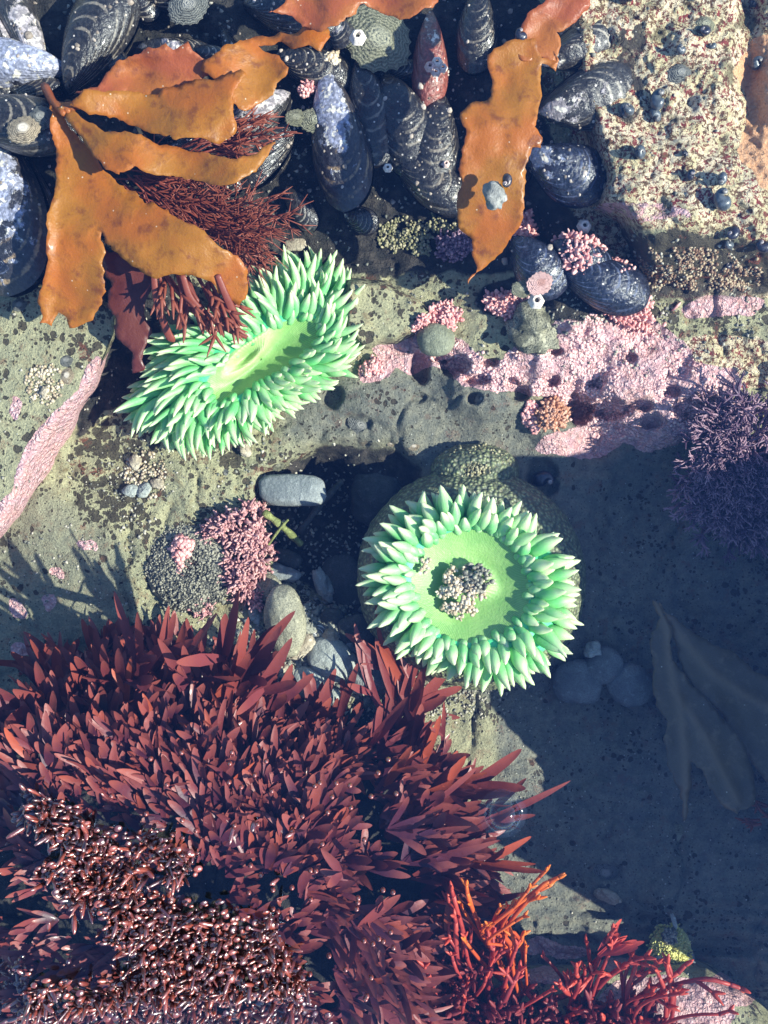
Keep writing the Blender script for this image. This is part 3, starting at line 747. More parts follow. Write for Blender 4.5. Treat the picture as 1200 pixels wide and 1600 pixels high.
t = thing('debris_clump', 'clump of broken shell and grit lying on the round anemone\'s green disc', 'debris', P(725, 918, 118))
g = nubs(MB(), 722, 924, 42, 46, 420, 3.0, lambda x, y: 122, rg, (3, 9), dome=16, rnd=1.2, clump=9)
obj('grit', g, M_GRIT, t, P(725, 918, 118))
g = nubs(MB(), 738, 905, 30, 28, 120, 3.2, lambda x, y: 126, rg, (3, 9), dome=16, rnd=1.2, clump=7)
obj('dark_grit', g, M_PEBBLEGRIT, t, P(738, 905, 118))
mb = MB(); nubs(mb, 664, 884, 9, 13, 26, 2.8, lambda x, y: 140, rg, (3, 7), rnd=1.2)
tag(obj('shell_crumbs', mb, M_GRIT, None, P(664, 884, 140)), 'few pale shell crumbs caught at the inner left edge of the round anemone', 'debris')

# ------------------------------------------------------------------ coralline tufts
def tuft(name, label, cat, cx, cy, rx, ry, n, size, mat, up=(6, 16), dome=14, rot=0., rnd=.6, poly=None, dz=0, clump=0, group=None):
    mb = nubs(MB(), cx, cy, rx, ry, n, size, lambda x, y: G(x, y) + dz, rg, up, dome, rot, rnd, poly, clump)
    return tag(obj(name, mb, mat, None, P(cx, cy, G(cx, cy) + dz)), label, cat, group)
tuft('coralline_tuft', 'large dusky pink coralline tuft right of the closed pebbly anemone', 'seaweed', 372, 866, 64, 100, 1700, 2.2, M_PURPT, (6, 20), 30, 0, .8, [(318,812),(350,800),(372,776),(412,782),(424,800),(414,840),(424,874),(408,910),(402,950),(380,940),(366,960),(352,910),(336,880),(346,850),(322,840)], clump=9)
tuft('coralline_tuft', 'smooth bright pink lump on the closed pebbly anemone', 'seaweed', 284, 884, 34, 52, 520, 4.0, M_PINKT, (4, 9), 30, 0, .4, [(258,856),(282,842),(306,846),(302,880),(306,915),(294,938),(276,926),(262,900)])
tuft('coralline_tuft', 'small brown pink tuft below the pink lump on the pebbly anemone', 'seaweed', 312, 940, 26, 24, 300, 2.4, M_PURPT, (5, 14), 22, 0, .8)
tuft('coralline_tuft', 'pale pink tuft growing over the dark mussel below the speckled rock', 'seaweed', 905, 398, 42, 32, 560, 3.0, M_PINKT, (6, 16), 30, .5, .9, dz=26)
tuft('coralline_tuft', 'salmon pink tuft hanging at the right end of the low dark mussel', 'seaweed', 965, 432, 34, 22, 360, 3.2, M_PINKT, (6, 14), 26, .7, .9, dz=26)
tuft('coralline_tuft', 'salmon tuft beside the lower edge of the hanging kelp strap', 'seaweed', 818, 362, 18, 30, 200, 2.8, M_PINKT, (6, 16), 16, .2, .9)
tuft('coralline_tuft', 'pink tuft just above the green snail-like stone on the ledge', 'seaweed', 795, 478, 44, 20, 420, 2.7, M_PINKT, (5, 13), 14, .2, .9)
tuft('coralline_tuft', 'loose salmon tuft around the round grey pebble by the green rock', 'seaweed', 690, 498, 36, 24, 320, 2.6, M_PINKT, (5, 13), 12, -.4, .9, clump=10)
tuft('coralline_tuft', 'fringed salmon tuft above the pink ledge under the mussels', 'seaweed', 1000, 490, 56, 26, 520, 2.6, M_PINKT, (6, 16), 16, .1, .9, clump=12)
tuft('coralline_tuft', 'ochre and orange tuft on a small knob below the pink ledge', 'seaweed', 862, 650, 28, 24, 320, 3.0, M_OCHRE, (6, 14), 24, 0, .9)
tuft('coralline_tuft', 'pink fan of crust left of the ochre tuft', 'seaweed', 832, 652, 18, 26, 160, 3.6, M_PINKT, (3, 7), 10, -.2, .6)
tuft('coralline_tuft', 'small rose pink tuft on the long white-worn mussel', 'seaweed', 482, 138, 22, 11, 120, 2.8, M_PINKT, (5, 12), 10, -.7, .9, dz=22)
tuft('coralline_tuft', 'cream and pink lump at the end of the middle kelp blade', 'seaweed', 518, 94, 13, 11, 90, 3.2, M_GRIT, (4, 8), 10, 0, .8, dz=30)
tuft('coralline_tuft', 'dark blue-grey tuft left of the hanging kelp tip', 'seaweed', 710, 384, 34, 26, 320, 2.6, M_DARKT, (5, 12), 18, 0, .9)
mb = nubs(MB(), 900, 585, 265, 120, 2600, 2.7, lambda x, y: float(G(x, y)), rg, (2, 5), 0, 0., .5, [(x * .96 + 36, y * .95 + 29) for x, y in PINK], clump=26)
o = obj('coralline_nodules', mb, nub_material('pale_pink_nodules', (.66, .37, .35), (.78, .53, .46), (.46, .22, .26)), None, P(900, 585, G(900, 585)))
o['kind'] = 'stuff'; o['label'] = 'pale pink coralline knobs covering the ledge'; o['category'] = 'seaweed'
tuft('coralline_tuft', 'salmon fringe along the right end of the yellow-green flat rock', 'seaweed', 664, 505, 26, 10, 140, 2.4, M_PINKT, (4, 10), 8, -.5, .9)
tuft('coralline_tuft', 'pink crumbly patch at the lower right rim of the oval anemone', 'seaweed', 580, 574, 24, 14, 130, 3.0, M_PINKT, (4, 9), 10, -.5, .7)
mb = nubs(MB(), 660, 365, 80, 36, 600, 2.4, lambda x, y: float(G(x, y)), rg, (3, 8), 6, -.1, .7, clump=14)
o = obj('green_turf', mb, M_LICH, None, P(660, 365, G(660, 365))); tag(o, 'olive turf and barnacle crumbs in the shade above the flat green rock', 'seaweed', kind='stuff')
mb = nubs(MB(), 1090, 420, 130, 40, 1200, 2.2, lambda x, y: float(G(x, y)), rg, (2, 6), 2, .02, .7, clump=12)
o = obj('olive_turf', mb, nub_material('brown_green_turf', (.17, .09, .05), (.42, .34, .22), (.12, .03, .03)), None, P(1090, 420, G(1090, 420))); tag(o, 'short brown and olive turf on the low face of the speckled rock', 'seaweed', kind='stuff')

def branching(mb, p, d, L, R, depth, rng, spread=.5, c=0., rt=.75, seg=3, up=.15):
    p = np.asarray(p, float); d = np.asarray(d, float); d /= np.linalg.norm(d)
    bend = rng.normal(0, .25, 3); p1 = p + d * L * .5 + bend * L * .2; p2 = p + (d + bend * .4 + [0, 0, up * .3]) * L
    pts = bez(p, p1, p2, seg + 2)
    r = np.linspace(R, R * rt, seg + 2)
    last = depth == 0
    if last: r = R * np.array([1, 1.15, 1.0, .7, .3])[:seg + 2] if seg == 3 else np.linspace(R, R * .4, seg + 2)
    tube(mb, pts, r, 5, np.stack([np.full(seg + 2, c), np.linspace(.7 - .2 * depth, 1 - .2 * depth, seg + 2).clip(0, 1), 0 * r], -1))
    if last: return
    k = 2 if rng.random() < .75 else 3
    ax = rng.normal(0, 1, 3); ax -= d * ax.dot(d); ax /= np.linalg.norm(ax) + 1e-9
    for i in range(k):
        a = (i - (k - 1) / 2) * spread * 2 + rng.normal(0, .15)
        d2 = d * math.cos(a) + ax * math.sin(a) + rng.normal(0, .12, 3)
        branching(mb, p2, d2, L * rng.uniform(.72, .98), R * rt, depth - 1, rng, spread, c, rt, seg, up)
# purple-black branched coralline at the right edge
rb = np.random.default_rng(21)
for k, (cx, cy, n, sp, lab) in enumerate([(1160, 700, 170, 52, 'dark purple branching seaweed, topmost at the right edge'), (1150, 775, 190, 56, 'dark purple branching seaweed hanging lowest at the right edge'), (1215, 740, 140, 50, 'dark purple branching seaweed cut by the right edge of the pool view')]):
    mb = MB()
    for i in range(n):
        x = cx + rb.normal(0, sp * .55); y = cy + rb.normal(0, sp * .5)
        z = max(0, G(x, y)) + 40
        a = math.atan2(-(y - 690), x - 1190) + rb.normal(0, .4) if rb.random() < .85 else rb.uniform(0, 6.28)
        branching(mb, P(x, y, z), np.array([math.cos(a) * .8, math.sin(a) * .8,   .5]), 15, 2.1, 3, rb, .38, rb.random(), .88, 2)
    tag(obj('branching_seaweed', mb, M_DARKT, None, P(cx, cy, 20)), lab, 'seaweed', 'purple branching seaweed at the right')

# ================================================================== SHELLS
M_MUSSEL_W = shell_material('worn_mussel_shell', (.014, .013, .016), (.44, .45, .58), (.42, .28, .14), .62, .28)
M_MUSSEL_B = shell_material('black_mussel_shell', (.010, .009, .009), (.24, .23, .25), (.26, .22, .17), .12, .22)
M_MUSSEL_S = shell_material('striped_mussel_shell', (.016, .014, .013), (.52, .45, .45), (.40, .35, .28), .34, .3)
M_MUSSEL_N = shell_material('blue_black_mussel_shell', (.007, .009, .018), (.30, .34, .48), (.10, .12, .2), .1, .18)
def valve(L, W, Hh, rings, sd, sgn, noise_amp=1.5):
    nu, nv = 34, 48
    u = np.linspace(0.03, 1, nu)[:, None]; v = np.linspace(0, 2 * np.pi, nv, endpoint=False)[None, :]
    t = .5 - .5 * np.cos(v)
    ox = L * t; oy = W * np.sin(v) * (t ** .38) * np.where(np.sin(v) > 0, 1, .62) - .10 * W * np.sin(t * math.pi)
    ph = (u ** 1.6) * rings + .5 * fbm(u * 60 + sd * 50, v * 0 + 3, 9, 2)
    rg_ = np.abs(((ph + .15 * fbm(v * 20 + sd * 9, u * 40, 8, 2)) % 1) - .5) * 2
    rr = 1 + .012 * rg_
    x = u * ox * rr; y = u * oy * rr
    z = Hh * 1.62 * (1 - u ** 1.5) ** .75 * (u ** .42) * (.12 + .88 * t ** .5)
    z = z + noise_amp * .8 * rg_ * sstep(.1, .3, u) * sstep(1.02, .9, u) + noise_amp * 2.4 * fbm(x + sd * 37, y, 26, 4)
    V = np.stack([x, y, sgn * z], -1).reshape(-1, 3)
    C = np.stack([np.full(u.shape, sd) * np.ones_like(v), u * np.ones_like(v), rg_], -1).reshape(-1, 3)
    q = quads(nu, nv, True)
    if sgn < 0: q = q[:, ::-1]
    mb = MB(); mb.V = []; 
    cap = np.array([[0, 0, sgn * float(z[0].mean())]])
    j = np.arange(nv); f3 = np.stack([(j + 1) % nv, j, np.full(nv, nu * nv)], 1)
    if sgn < 0: f3 = f3[:, ::-1]
    mb.add(np.vstack([V, cap]), q[:, ::-1], f3[:, ::-1], np.vstack([C, C[:1]]))
    return mb
def place(o, px, py, z, ang=0, roll=0, pitch=0, scale=1):
    p = P(px, py, z); o.location = Vector(p.tolist()) * U
    o.rotation_mode = 'XYZ'
    o.matrix_basis = Matrix.Translation(Vector(p.tolist()) * U) @ Matrix.Rotation(ang, 4, 'Z') @ Matrix.Rotation(pitch, 4, 'Y') @ Matrix.Rotation(roll, 4, 'X') @ Matrix.Scale(scale, 4)
def mussel(label, px, py, L, W, Hh, ang, roll=0, pitch=0, z=None, mat=None, rings=5, gape=.02, seed=None):
    """umbo at (px,py); ang is the direction of the wide end, counter-clockwise from picture right, degrees"""
    sd = (abs(hash(label)) % 97) / 97 if seed is None else seed
    root = bpy.data.objects.new('mussel', None); COL.objects.link(root); root.empty_display_size = .01; root['_o'] = [0., 0., 0.]
    tag(root, label, 'mussel', 'mussels on the upper rocks')
    a = obj('upper_shell', valve(L, W, Hh, rings, sd, 1, .7 + .9 * sd), mat, root)
    b = obj('lower_shell', valve(L * .99, W * .99, Hh, rings, sd, -1, .8), mat, root); b.rotation_euler = (0, math.radians(2), 0)
    a.location.z = .8 * U; a.rotation_euler = (0, -math.radians(2), 0)
    if z is None: z = float(G(px + .4 * L * math.cos(math.radians(ang)), py - .4 * L * math.sin(math.radians(ang)))) + Hh * .5
    place(root, px, py, z, math.radians(ang), math.radians(roll), math.radians(pitch))
    return root
M = [
 ('large mussel with a bluish white worn back and brown ridges by a small rose tuft', 512, 108, 195, 56, 36, -82, 15, 0, None, M_MUSSEL_W, 6, .35),
 ('broad mussel with a purple and cream back, partly under the middle kelp blade', 455, 150, 120, 44, 34, 215, 10, 0, None, M_MUSSEL_S, 5, .8),
 ('long dark mussel below the purple and cream one, half under the kelp', 470, 190, 130, 46, 30, 222, 20, 0, None, M_MUSSEL_B, 5, .2),
 ('very large mussel with a blue worn back and brown bands at the left edge', 10, 210, 215, 86, 50, -88, 20, 0, None, M_MUSSEL_W, 7, .5),
 ('dark round-ended mussel carrying two limpets at the left edge', -60, 180, 150, 52, 40, -12, 0, 0, 215, M_MUSSEL_B, 5, .3),
 ('blue and cream worn mussel end in the top left, above the limpets', 112, 112, 150, 44, 36, 172, 0, 0, None, M_MUSSEL_W, 4, .9),
 ('big black oval mussel with a limpet near its tip, top left', 108, 150, 175, 58, 44, 62, 0, 0, None, M_MUSSEL_B, 6, .1),
 ('narrow ribbed mussel standing beside the big black oval one', 70, 130, 150, 34, 30, 112, 30, 0, None, M_MUSSEL_S, 5, .7),
 ('streaked mussel in the top left corner', 30, 90, 120, 34, 30, 140, 40, 0, None, M_MUSSEL_S, 5, .6),
 ('black mussel at the top edge with a white rimmed end', 190, -20, 110, 36, 30, -8, 0, 0, None, M_MUSSEL_B, 5, .15),
 ('dark mussel behind the folded kelp blade', 215, 78, 110, 30, 26, -10, 0, 0, None, M_MUSSEL_B, 5, .4),
 ('striped black mussel with a pale hinge, middle of three right of the kelp strap', 838, 176, 136, 56, 40, 12, 24, 0, 225, M_MUSSEL_S, 6, .45),
 ('striped black mussel, uppermost of three right of the kelp strap', 838, 100, 118, 40, 36, 18, 30, 0, 225, M_MUSSEL_S, 6, .2),
 ('blue-black mussel with a blue white patch, lowest of three right of the kelp strap', 822, 240, 112, 54, 38, -28, 10, 0, 205, M_MUSSEL_N, 4, .8),
 ('glossy dark round mussel holding a pink scab, below the kelp strap', 800, 372, 98, 46, 34, -52, 0, 0, 176, M_MUSSEL_N, 3, .05),
 ('glossy blue-black mussel under the salmon tufts, right one of the pair', 868, 418, 128, 48, 36, -22, 0, 0, 172, M_MUSSEL_N, 4, .02),
 ('dark mussel between the round glossy one and the salmon tufts', 860, 380, 90, 34, 30, -30, 0, 0, 180, M_MUSSEL_N, 4, .03),
 ('black mussel with a grey end at the top, left of the kelp strap', 752, -20, 118, 40, 34, -96, 12, 0, None, M_MUSSEL_B, 6, .3),
 ('mussel with a maroon back and pinkish white barnacles on its end', 672, 20, 130, 34, 30, -92, 0, 0, None, None, 5, .5),
 ('wide black mussel in the shade left of the kelp strap', 600, 120, 150, 60, 42, -70, 0, 0, None, M_MUSSEL_B, 5, .05),
 ('black mussel in the shade against the edge of the kelp strap', 690, 150, 140, 50, 40, -100, 0, 0, None, M_MUSSEL_B, 5, .12),
 ('lowest black mussel in the shade, lying slantwise above the olive turf', 610, 240, 130, 44, 36, -38, 0, 0, None, M_MUSSEL_B, 5, .07),
 ('black mussel beside the large bluish white one, on its right', 560, 90, 150, 44, 34, -80, 0, 0, None, M_MUSSEL_B, 5, .02),
 ('dark blue mussel below the very large one at the left edge', -40, 420, 100, 40, 36, 5, 0, 0, 165, M_MUSSEL_N, 4, .01),
 ('black mussel at the top edge under the short kelp piece', 380, 10, 130, 44, 34, -12, 0, 0, None, M_MUSSEL_B, 5, .09),
 ('black mussel beneath the gap between the two upper kelp blades', 430, 90, 110, 40, 30, -20, 0, 0, None, M_MUSSEL_B, 5, .11),
]
for k in range(34):      # smaller ones packed in the gaps
    x, y = rg.uniform(0, 820), rg.uniform(-10, 400)
    if y > 330 and x > 380: continue
    mussel('small dark mussel packed between the large ones', x, y, rg.uniform(50, 105), rg.uniform(18, 32), rg.uniform(14, 24), rg.uniform(-110, 20), rg.uniform(-40, 40), rg.uniform(-25, 10), float(G(x, y)) + 6, [M_MUSSEL_B, M_MUSSEL_S, M_MUSSEL_B][k % 3], 3, seed=rg.random() * .8)
M_MAROON = shell_material('maroon_mussel_shell', (.13, .035, .025), (.30, .16, .12), (.3, .2, .14), .3, .3)
for m in M:
    lab, px, py, L, W, Hh, ang, roll, pitch, z, mat, rings, sd = m; W *= 1.16; L *= 1.05
    mussel(lab, px, py, L, W, Hh, ang, roll, pitch, z, mat or M_MAROON, rings, seed=sd)
LEAD = G  # heights for things that sit on the mussels come from the list below

def limpet_mesh(R, h, oval=.82, ribs=18, sd=0.):
    nu, nv = 10, 54
    u = np.linspace(0, 1, nu)[:, None]; v = np.linspace(0, 2 * np.pi, nv, endpoint=False)[None, :]
    rb_ = 1 + .05 * np.cos(v * ribs) * u + .04 * np.cos(v * 5 + sd)
    x = R * u * np.cos(v) * rb_ + .18 * R * (1 - u); y = R * oval * u * np.sin(v) * rb_
    z = h * (1 - u ** 1.25) - .18 * h * np.exp(-(u / .14) ** 2) + .04 * h * np.cos(u * 22)
    V = np.stack([x, y, z + 0 * v], -1).reshape(-1, 3)
    mb = MB(); mb.add(V, quads(nu, nv, True), None, np.stack([np.full(u.shape, sd) + 0 * v, u + 0 * v, rb_ * 0 + sd], -1).reshape(-1, 3)); return mb
def limpet_material(name, a, b_, apex):
    s = NT(name); n = s.noise(.25, 4, .65)
    rings = s.n('ShaderNodeTexWave', {'Vector': s.n('ShaderNodeCombineXYZ', {0: s.m_('ADD', s.G, s.m_('MULTIPLY', n, .2))}).outputs[0], 'Scale': 3.0}).outputs[1]
    c = s.mix(rings, a, b_); c = s.mix(s.ramp(n, .5, .7), c, tuple(x * .4 for x in a)); c = s.mix(s.ramp(s.G, .45, .2), c, apex)
    s.pbsdf(c, .5, s.bump(s.m_('ADD', rings, n), 2.0, .7)); return s.m
M_L1 = limpet_material('tan_limpet_shell', (.16, .12, .07), (.42, .34, .24), (.70, .60, .48))
M_L2 = limpet_material('grey_limpet_shell', (.06, .065, .06), (.18, .18, .16), (.26, .25, .22))
M_L3 = limpet_material('olive_limpet_shell', (.12, .12, .07), (.24, .23, .15), (.30, .29, .2))
def limpet(label, px, py, R, z=None, mat=M_L2, ang=0, h=.45, tilt=0, cat='limpet'):
    o = obj('limpet', limpet_mesh(R, R * h, sd=(px % 7) / 7), mat); tag(o, label, cat, 'limpets on the rocks')
    if z is None: z = float(G(px, py)) - 1
    place(o, px, py, z, math.radians(ang), math.radians(tilt)); return o
limpet('tan limpet with a white eye near the tip of the big black mussel', 177, 23, 17, 205, M_L1, 10)
limpet('pink and white eyed limpet with a tan rim on the dark left-edge mussel', 36, 203, 22, 256, M_L1, 10)
limpet('round grey limpet just right of the pink eyed limpet', 63, 185, 19, 250, M_L2, 30)
limpet('olive grey limpet on the side of the large white-worn mussel, the bigger one', 492, 188, 22, 160, M_L3, 0, .3)
limpet('olive limpet at the left flank of the large white-worn mussel, the smaller one', 462, 184, 15, 160, M_L3, 0, .35)
limpet('grey striped limpet on the olive slab, upper of two near its right edge', 103, 563, 12, None, M_L2, 20)
limpet('pale mottled limpet on the olive slab, lower of two near its right edge', 105, 588, 13, None, M_L1, 70)
limpet('grey limpet high on the olive slab below the dark blue mussel', 30, 477, 13, None, M_L2, 20)
limpet('brown-grey peaked limpet on the speckled rock between the big rock snails', 1060, 117, 17, None, M_L2, 20, .6)
limpet('large dark peaked limpet at the top of the speckled rock', 1098, 42, 17, None, M_L3, 20, .6)
limpet('pale pink topped limpet resting on the glossy round mussel', 843, 443, 18, 222, limpet_material('pink_limpet_shell', (.6, .32, .28), (.70, .45, .40), (.5, .25, .2)), 30, .2)
limpet('small olive limpet left of the pale pink one', 815, 452, 14, 214, M_L3, 0, .3)
limpet('tiny olive limpet on the grey rock left of the pebble hollow', 433, 727, 11, None, M_L3, 0, .3)
limpet('white rimmed limpet lying by the pit in the middle grey rock', 753, 624, 12, None, M_L1, 60, .3)
limpet('small brown limpet alone on the grey rock above the sandy mound', 646, 697, 9, None, M_L1, 0, .4)
limpet('smallest brown limpet left of the one above the sandy mound', 611, 693, 6, None, M_L1, 0, .4)
limpet('faint ringed limpet in the shaded deep end below the dark kelp', 1060, 1308, 25, None, M_L3, -20, .12)
limpet('dark oval limpet on the shaded rock above the shale step', 943, 1362, 22, None, M_L2, -10, .25)
limpet('knobbly dark limpet on the grey rock right of the oval anemone', 563, 662, 22, None, M_L2, -50, .3)
limpet('grey limpet on the dark fringe of the left slab shadow', 352, 640+100, 8, None, M_L2, -50, .3)

def snail_mesh(R, sd):
    turns = 3.1; n = 84; th = np.linspace(0, turns * 2 * np.pi, n)
    g = np.exp(.27 * (th - th[-1])); rho = R * .40 * g
    z = R * 1.05 * (1 - g) + R * .1
    cen = np.stack([rho * np.cos(th), rho * np.sin(th), z], 1)
    mb = MB(); r = R * .60 * g; r[-4:] *= [.96, .86, .66, .3]
    tube(mb, cen, r, 12, np.stack([np.full(n, sd), 1 - g * .999, 0 * g], -1)); return mb
def snail_material(name, a, b_, apex):
    s = NT(name); n = s.noise(.25, 4, .65)
    c = s.mix(s.ramp(n, .4, .65), a, b_); c = s.mix(s.ramp(s.m_('ADD', s.G, s.m_('MULTIPLY', n, .3)), .78, .98), c, apex)
    s.pbsdf(c, .35, s.bump(n, 1.5, .6), Coat_Weight=.3, Coat_Roughness=.15); return s.m
M_S1 = snail_material('black_snail_shell', (.008, .008, .016), (.03, .03, .05), (.30, .26, .26))
M_S2 = snail_material('slate_snail_shell', (.045, .055, .065), (.10, .115, .13), (.22, .2, .18))
S1, S2 = snail_mesh(12, .2).mesh('snail_shell'), snail_mesh(12, .8).mesh('snail_shell')
S1.materials.append(M_S1); S2.materials.append(M_S2)
SN = [(1058,117,0,0,''),(1113,75,7,2,'small slate snail right of the paired pale limpets near the top of the speckled rock'),(1061,76,10,2,'slate snail high on the speckled rock, left of the large peaked limpet'),
 (1032,159,18,2,'largest slate snail at the centre of the speckled rock'),(1018,184,13,2,'slate snail touching the largest one from below'),(973,184,18,2,'slate snail at the edge of the rock beside the middle striped mussel'),
 (990,241,15,2,'round blue-grey snail alone below the cluster of slate snails'),(1068,243,6,1,'tiny dark snail right of the lone blue-grey one'),(1083,274,11,1,'black shiny snail with a pointed shadow on the yellow rock'),
 (1122,279,12,2,'slate snail right of the black shiny snail'),(1128,314,19,2,'big mottled slate snail low on the speckled rock'),(1143,368,14,1,'black snail with a violet tip at the foot of the speckled rock'),
 (1190,384,15,1,'dark snail at the right edge, foot of the speckled rock'),(1133,384,11,2,'olive grey snail partly behind the black violet-tipped one'),(1181,98,12,2,'pale blue-grey snail on the orange patch at the right edge'),
 (1100,57,13,1,'dark violet snail tucked beneath the large peaked limpet'),(1172,10,8,2,'small slate snail at the top right corner'),(788,284,12,1,'black snail sitting on the kelp strap, upper of two'),
 (812,57,12,1,'pinkish black snail perched at the top of the kelp strap'),(975,6,13,1,'dark violet snail at the top edge between mussels and rock'),(847,747,22,1,'large dark snail in the pit above the round anemone'),(728,452+140,0,0,''),
 (1135,418,8,1,'tiny black snail on the layered shale below the speckled rock')]
for k, (x, y, R, kind, lab) in enumerate(SN):
    if not kind: continue
    z = float(G(x, y)) + 1
    if 'kelp strap' in lab: z = 322 if y > 200 else 300
    o = bpy.data.objects.new('sea_snail', S1 if kind == 1 else S2); COL.objects.link(o)
    tag(o, lab, 'sea snail', 'sea snails')
    place(o, x, y, z, rg.uniform(0, 6.28), rg.uniform(-.5, .5), rg.uniform(-.5, .5), R / 10.5)

# ------------------------------------------------------------------ pebbles
def pebble(name, label, px, py, a, b, h, ang, mat, z=None, seed=0, rough=.10, tilt=0, group='pebbles in the hollow', cat='pebble', power=2.4, poly=None):
    n = 44; m = 22
    th = np.linspace(0, 2 * np.pi, n, endpoint=False)[None, :]; ph = np.linspace(-math.pi / 2, math.pi / 2, m)[:, None]
    cs = lambda t: np.sign(np.cos(t)) * np.abs(np.cos(t)) ** (2 / power); sn = lambda t: np.sign(np.sin(t)) * np.abs(np.sin(t)) ** (2 / power)
    x = np.cos(ph) ** .8 * cs(th); y = np.cos(ph) ** .8 * sn(th); zc = np.sin(ph) + 0 * th
    d = 1 + rough * (fbm(x * 60 + seed * 91, y * 60 + zc * 50, 60, 2) * 1.6 + .6 * fbm(x * 60 + seed * 31, y * 60 + zc * 60, 18, 3))
    V = np.stack([x * a * d, y * b * d, zc * h * d], -1).reshape(-1, 3)
    mb = MB(); mb.add(V, quads(m, n, True), None, (seed % 1, .5, 0))
    o = obj(name, mb, mat); tag(o, label, cat, group)
    if z is None: z = float(G(px, py)) + h * .55
    place(o, px, py, z, math.radians(ang), math.radians(tilt)); return o
ST_GREY = stone_material('grey_stone', (.17, .19, .19), (.26, .28, .27), .35)
ST_LIGHT = stone_material('light_grey_stone', (.30, .32, .29), (.40, .42, .38), .4)
ST_OLIVE = stone_material('olive_grey_stone', (.25, .24, .17), (.36, .34, .24), .7)
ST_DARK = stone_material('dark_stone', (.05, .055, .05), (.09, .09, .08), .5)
ST_MID = stone_material('slate_stone', (.12, .13, .13), (.19, .20, .19), .5)
ST_TAN = stone_material('tan_stone', (.34, .28, .20), (.48, .42, .32), .5)
pebble('pebble', 'blunt blue-grey slab at the top left of the dark hollow', 457, 766, 52, 25, 14, -2, ST_GREY, 42, 1, .08, power=3.2)
pebble('pebble', 'olive grey lumpy stone, largest in the pebble bed', 446, 972, 30, 50, 24, 12, ST_OLIVE, None, 2, .16)
pebble('pebble', 'small angular grey stone above the largest lumpy stone', 416, 920, 20, 22, 14, 40, ST_OLIVE, None, 3, .3)
pebble('pebble', 'broad speckled grey stone right of the striped shell', 519, 1030, 36, 30, 18, -30, ST_LIGHT, None, 4, .12)
pebble('pebble', 'pale smooth oval stone below the striped shell', 483, 1062, 30, 20, 14, -10, ST_LIGHT, None, 5, .06)
pebble('pebble', 'flat fissured stone at the right of the pebble bed', 575, 1050, 34, 30, 12, -20, ST_GREY, None, 6, .2)
pebble('pebble', 'pale narrow stone half under the red seaweed tips', 500, 1085, 34, 16, 10, -15, ST_LIGHT, None, 7, .15)
pebble('pebble', 'upright ragged grey stone in the middle of the hollow', 507, 915, 14, 30, 14, 18, ST_GREY, 14, 8, .35)
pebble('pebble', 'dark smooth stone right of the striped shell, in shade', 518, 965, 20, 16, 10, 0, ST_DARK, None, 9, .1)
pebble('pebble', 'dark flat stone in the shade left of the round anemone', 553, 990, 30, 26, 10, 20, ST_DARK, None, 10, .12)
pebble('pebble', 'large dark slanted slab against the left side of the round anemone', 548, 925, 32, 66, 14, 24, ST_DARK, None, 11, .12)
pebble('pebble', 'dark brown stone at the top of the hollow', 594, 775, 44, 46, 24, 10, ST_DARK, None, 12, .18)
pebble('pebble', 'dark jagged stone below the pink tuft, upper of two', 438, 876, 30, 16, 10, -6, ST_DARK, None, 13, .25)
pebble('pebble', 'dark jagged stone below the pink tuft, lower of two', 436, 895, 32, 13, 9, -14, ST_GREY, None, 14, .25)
pebble('pebble', 'small white grained stone at the tip of the striped shell', 516, 998, 12, 14, 9, 0, ST_TAN, None, 15, .3)
pebble('pebble', 'small pale stone at the left end of the pebble bed', 398, 960, 9, 16, 8, 10, ST_LIGHT, None, 16, .2)
pebble('pebble', 'tan crumbly stone beneath the largest lumpy stone', 470, 1012, 26, 16, 9, 30, ST_TAN, None, 17, .3)
pebble('pebble', 'round grey-green stone wedged against the flat green rock', 681, 531, 28, 24, 20, 0, stone_material('green_grey_stone', (.17, .18, .12), (.26, .27, .19), .4), None, 18, .06)
pebble('pebble', 'wide dark stone, left of the pair right of the anemone foot', 902, 1065, 38, 36, 16, 0, ST_MID, 6, 19, .1, group='pebbles in the shaded deep end')
pebble('pebble', 'dark stone leaning on the pair from the right', 942, 1040, 27, 30, 18, -40, ST_MID, 8, 20, .08, group='pebbles in the shaded deep end')
pebble('pebble', 'rounded triangular dark stone, rightmost of the shaded trio', 984, 1072, 33, 34, 16, 20, ST_MID, 4, 21, .12, group='pebbles in the shaded deep end', power=2.0)
pebble('pebble', 'tiny white crumb above the shaded trio of stones', 928, 1014, 10, 9, 7, 0, ST_LIGHT, 20, 22, .5, group='pebbles in the shaded deep end')
for k, (x, y, a, b, an, mt, lab) in enumerate([(412,1030,16,12,30,ST_TAN,'brown sliver of stone above the blue shell chip'),(440,1045,12,7,20,ST_TAN,'cream chip among the seaweed tips'),(545,1012,12,9,0,ST_GREY,'little grey chip right of the striped shell'),
    (560,1078,18,8,-10,ST_TAN,'tan chip at the lower right of the pebble bed'),(610,1072,16,9,20,ST_TAN,'pale chip under the foot of the round anemone'),(648,1078,22,8,-8,ST_TAN,'sandy chip below the lower left of the round anemone'),
    (600,1046,20,14,10,ST_GREY,'grey chip beside the fissured stone'),(226,766,11,9,20,ST_LIGHT,'white chip on the barnacled spot below the oval anemone'),(205,768,10,9,20,ST_LIGHT,'leftmost white chip on the barnacled spot'),(246,756,9,8,0,ST_TAN,'cream chip right on the barnacled spot'),
    (212,722,8,10,0,ST_TAN,'cream chip at the top of the barnacled spot'),(383,702,9,10,0,ST_TAN,'small pink white chip under the oval anemone'),(68,612,8,6,60,ST_TAN,'white chip on the limpet-shaped scar of the olive slab'),(463,384,20,10,10,ST_TAN,'pale chip above the oval anemone')]):
    pebble('stone_chip', lab, x, y, a, b, 6, an, mt, None, 30 + k, .3, group='stone and shell chips', cat='stone chip')
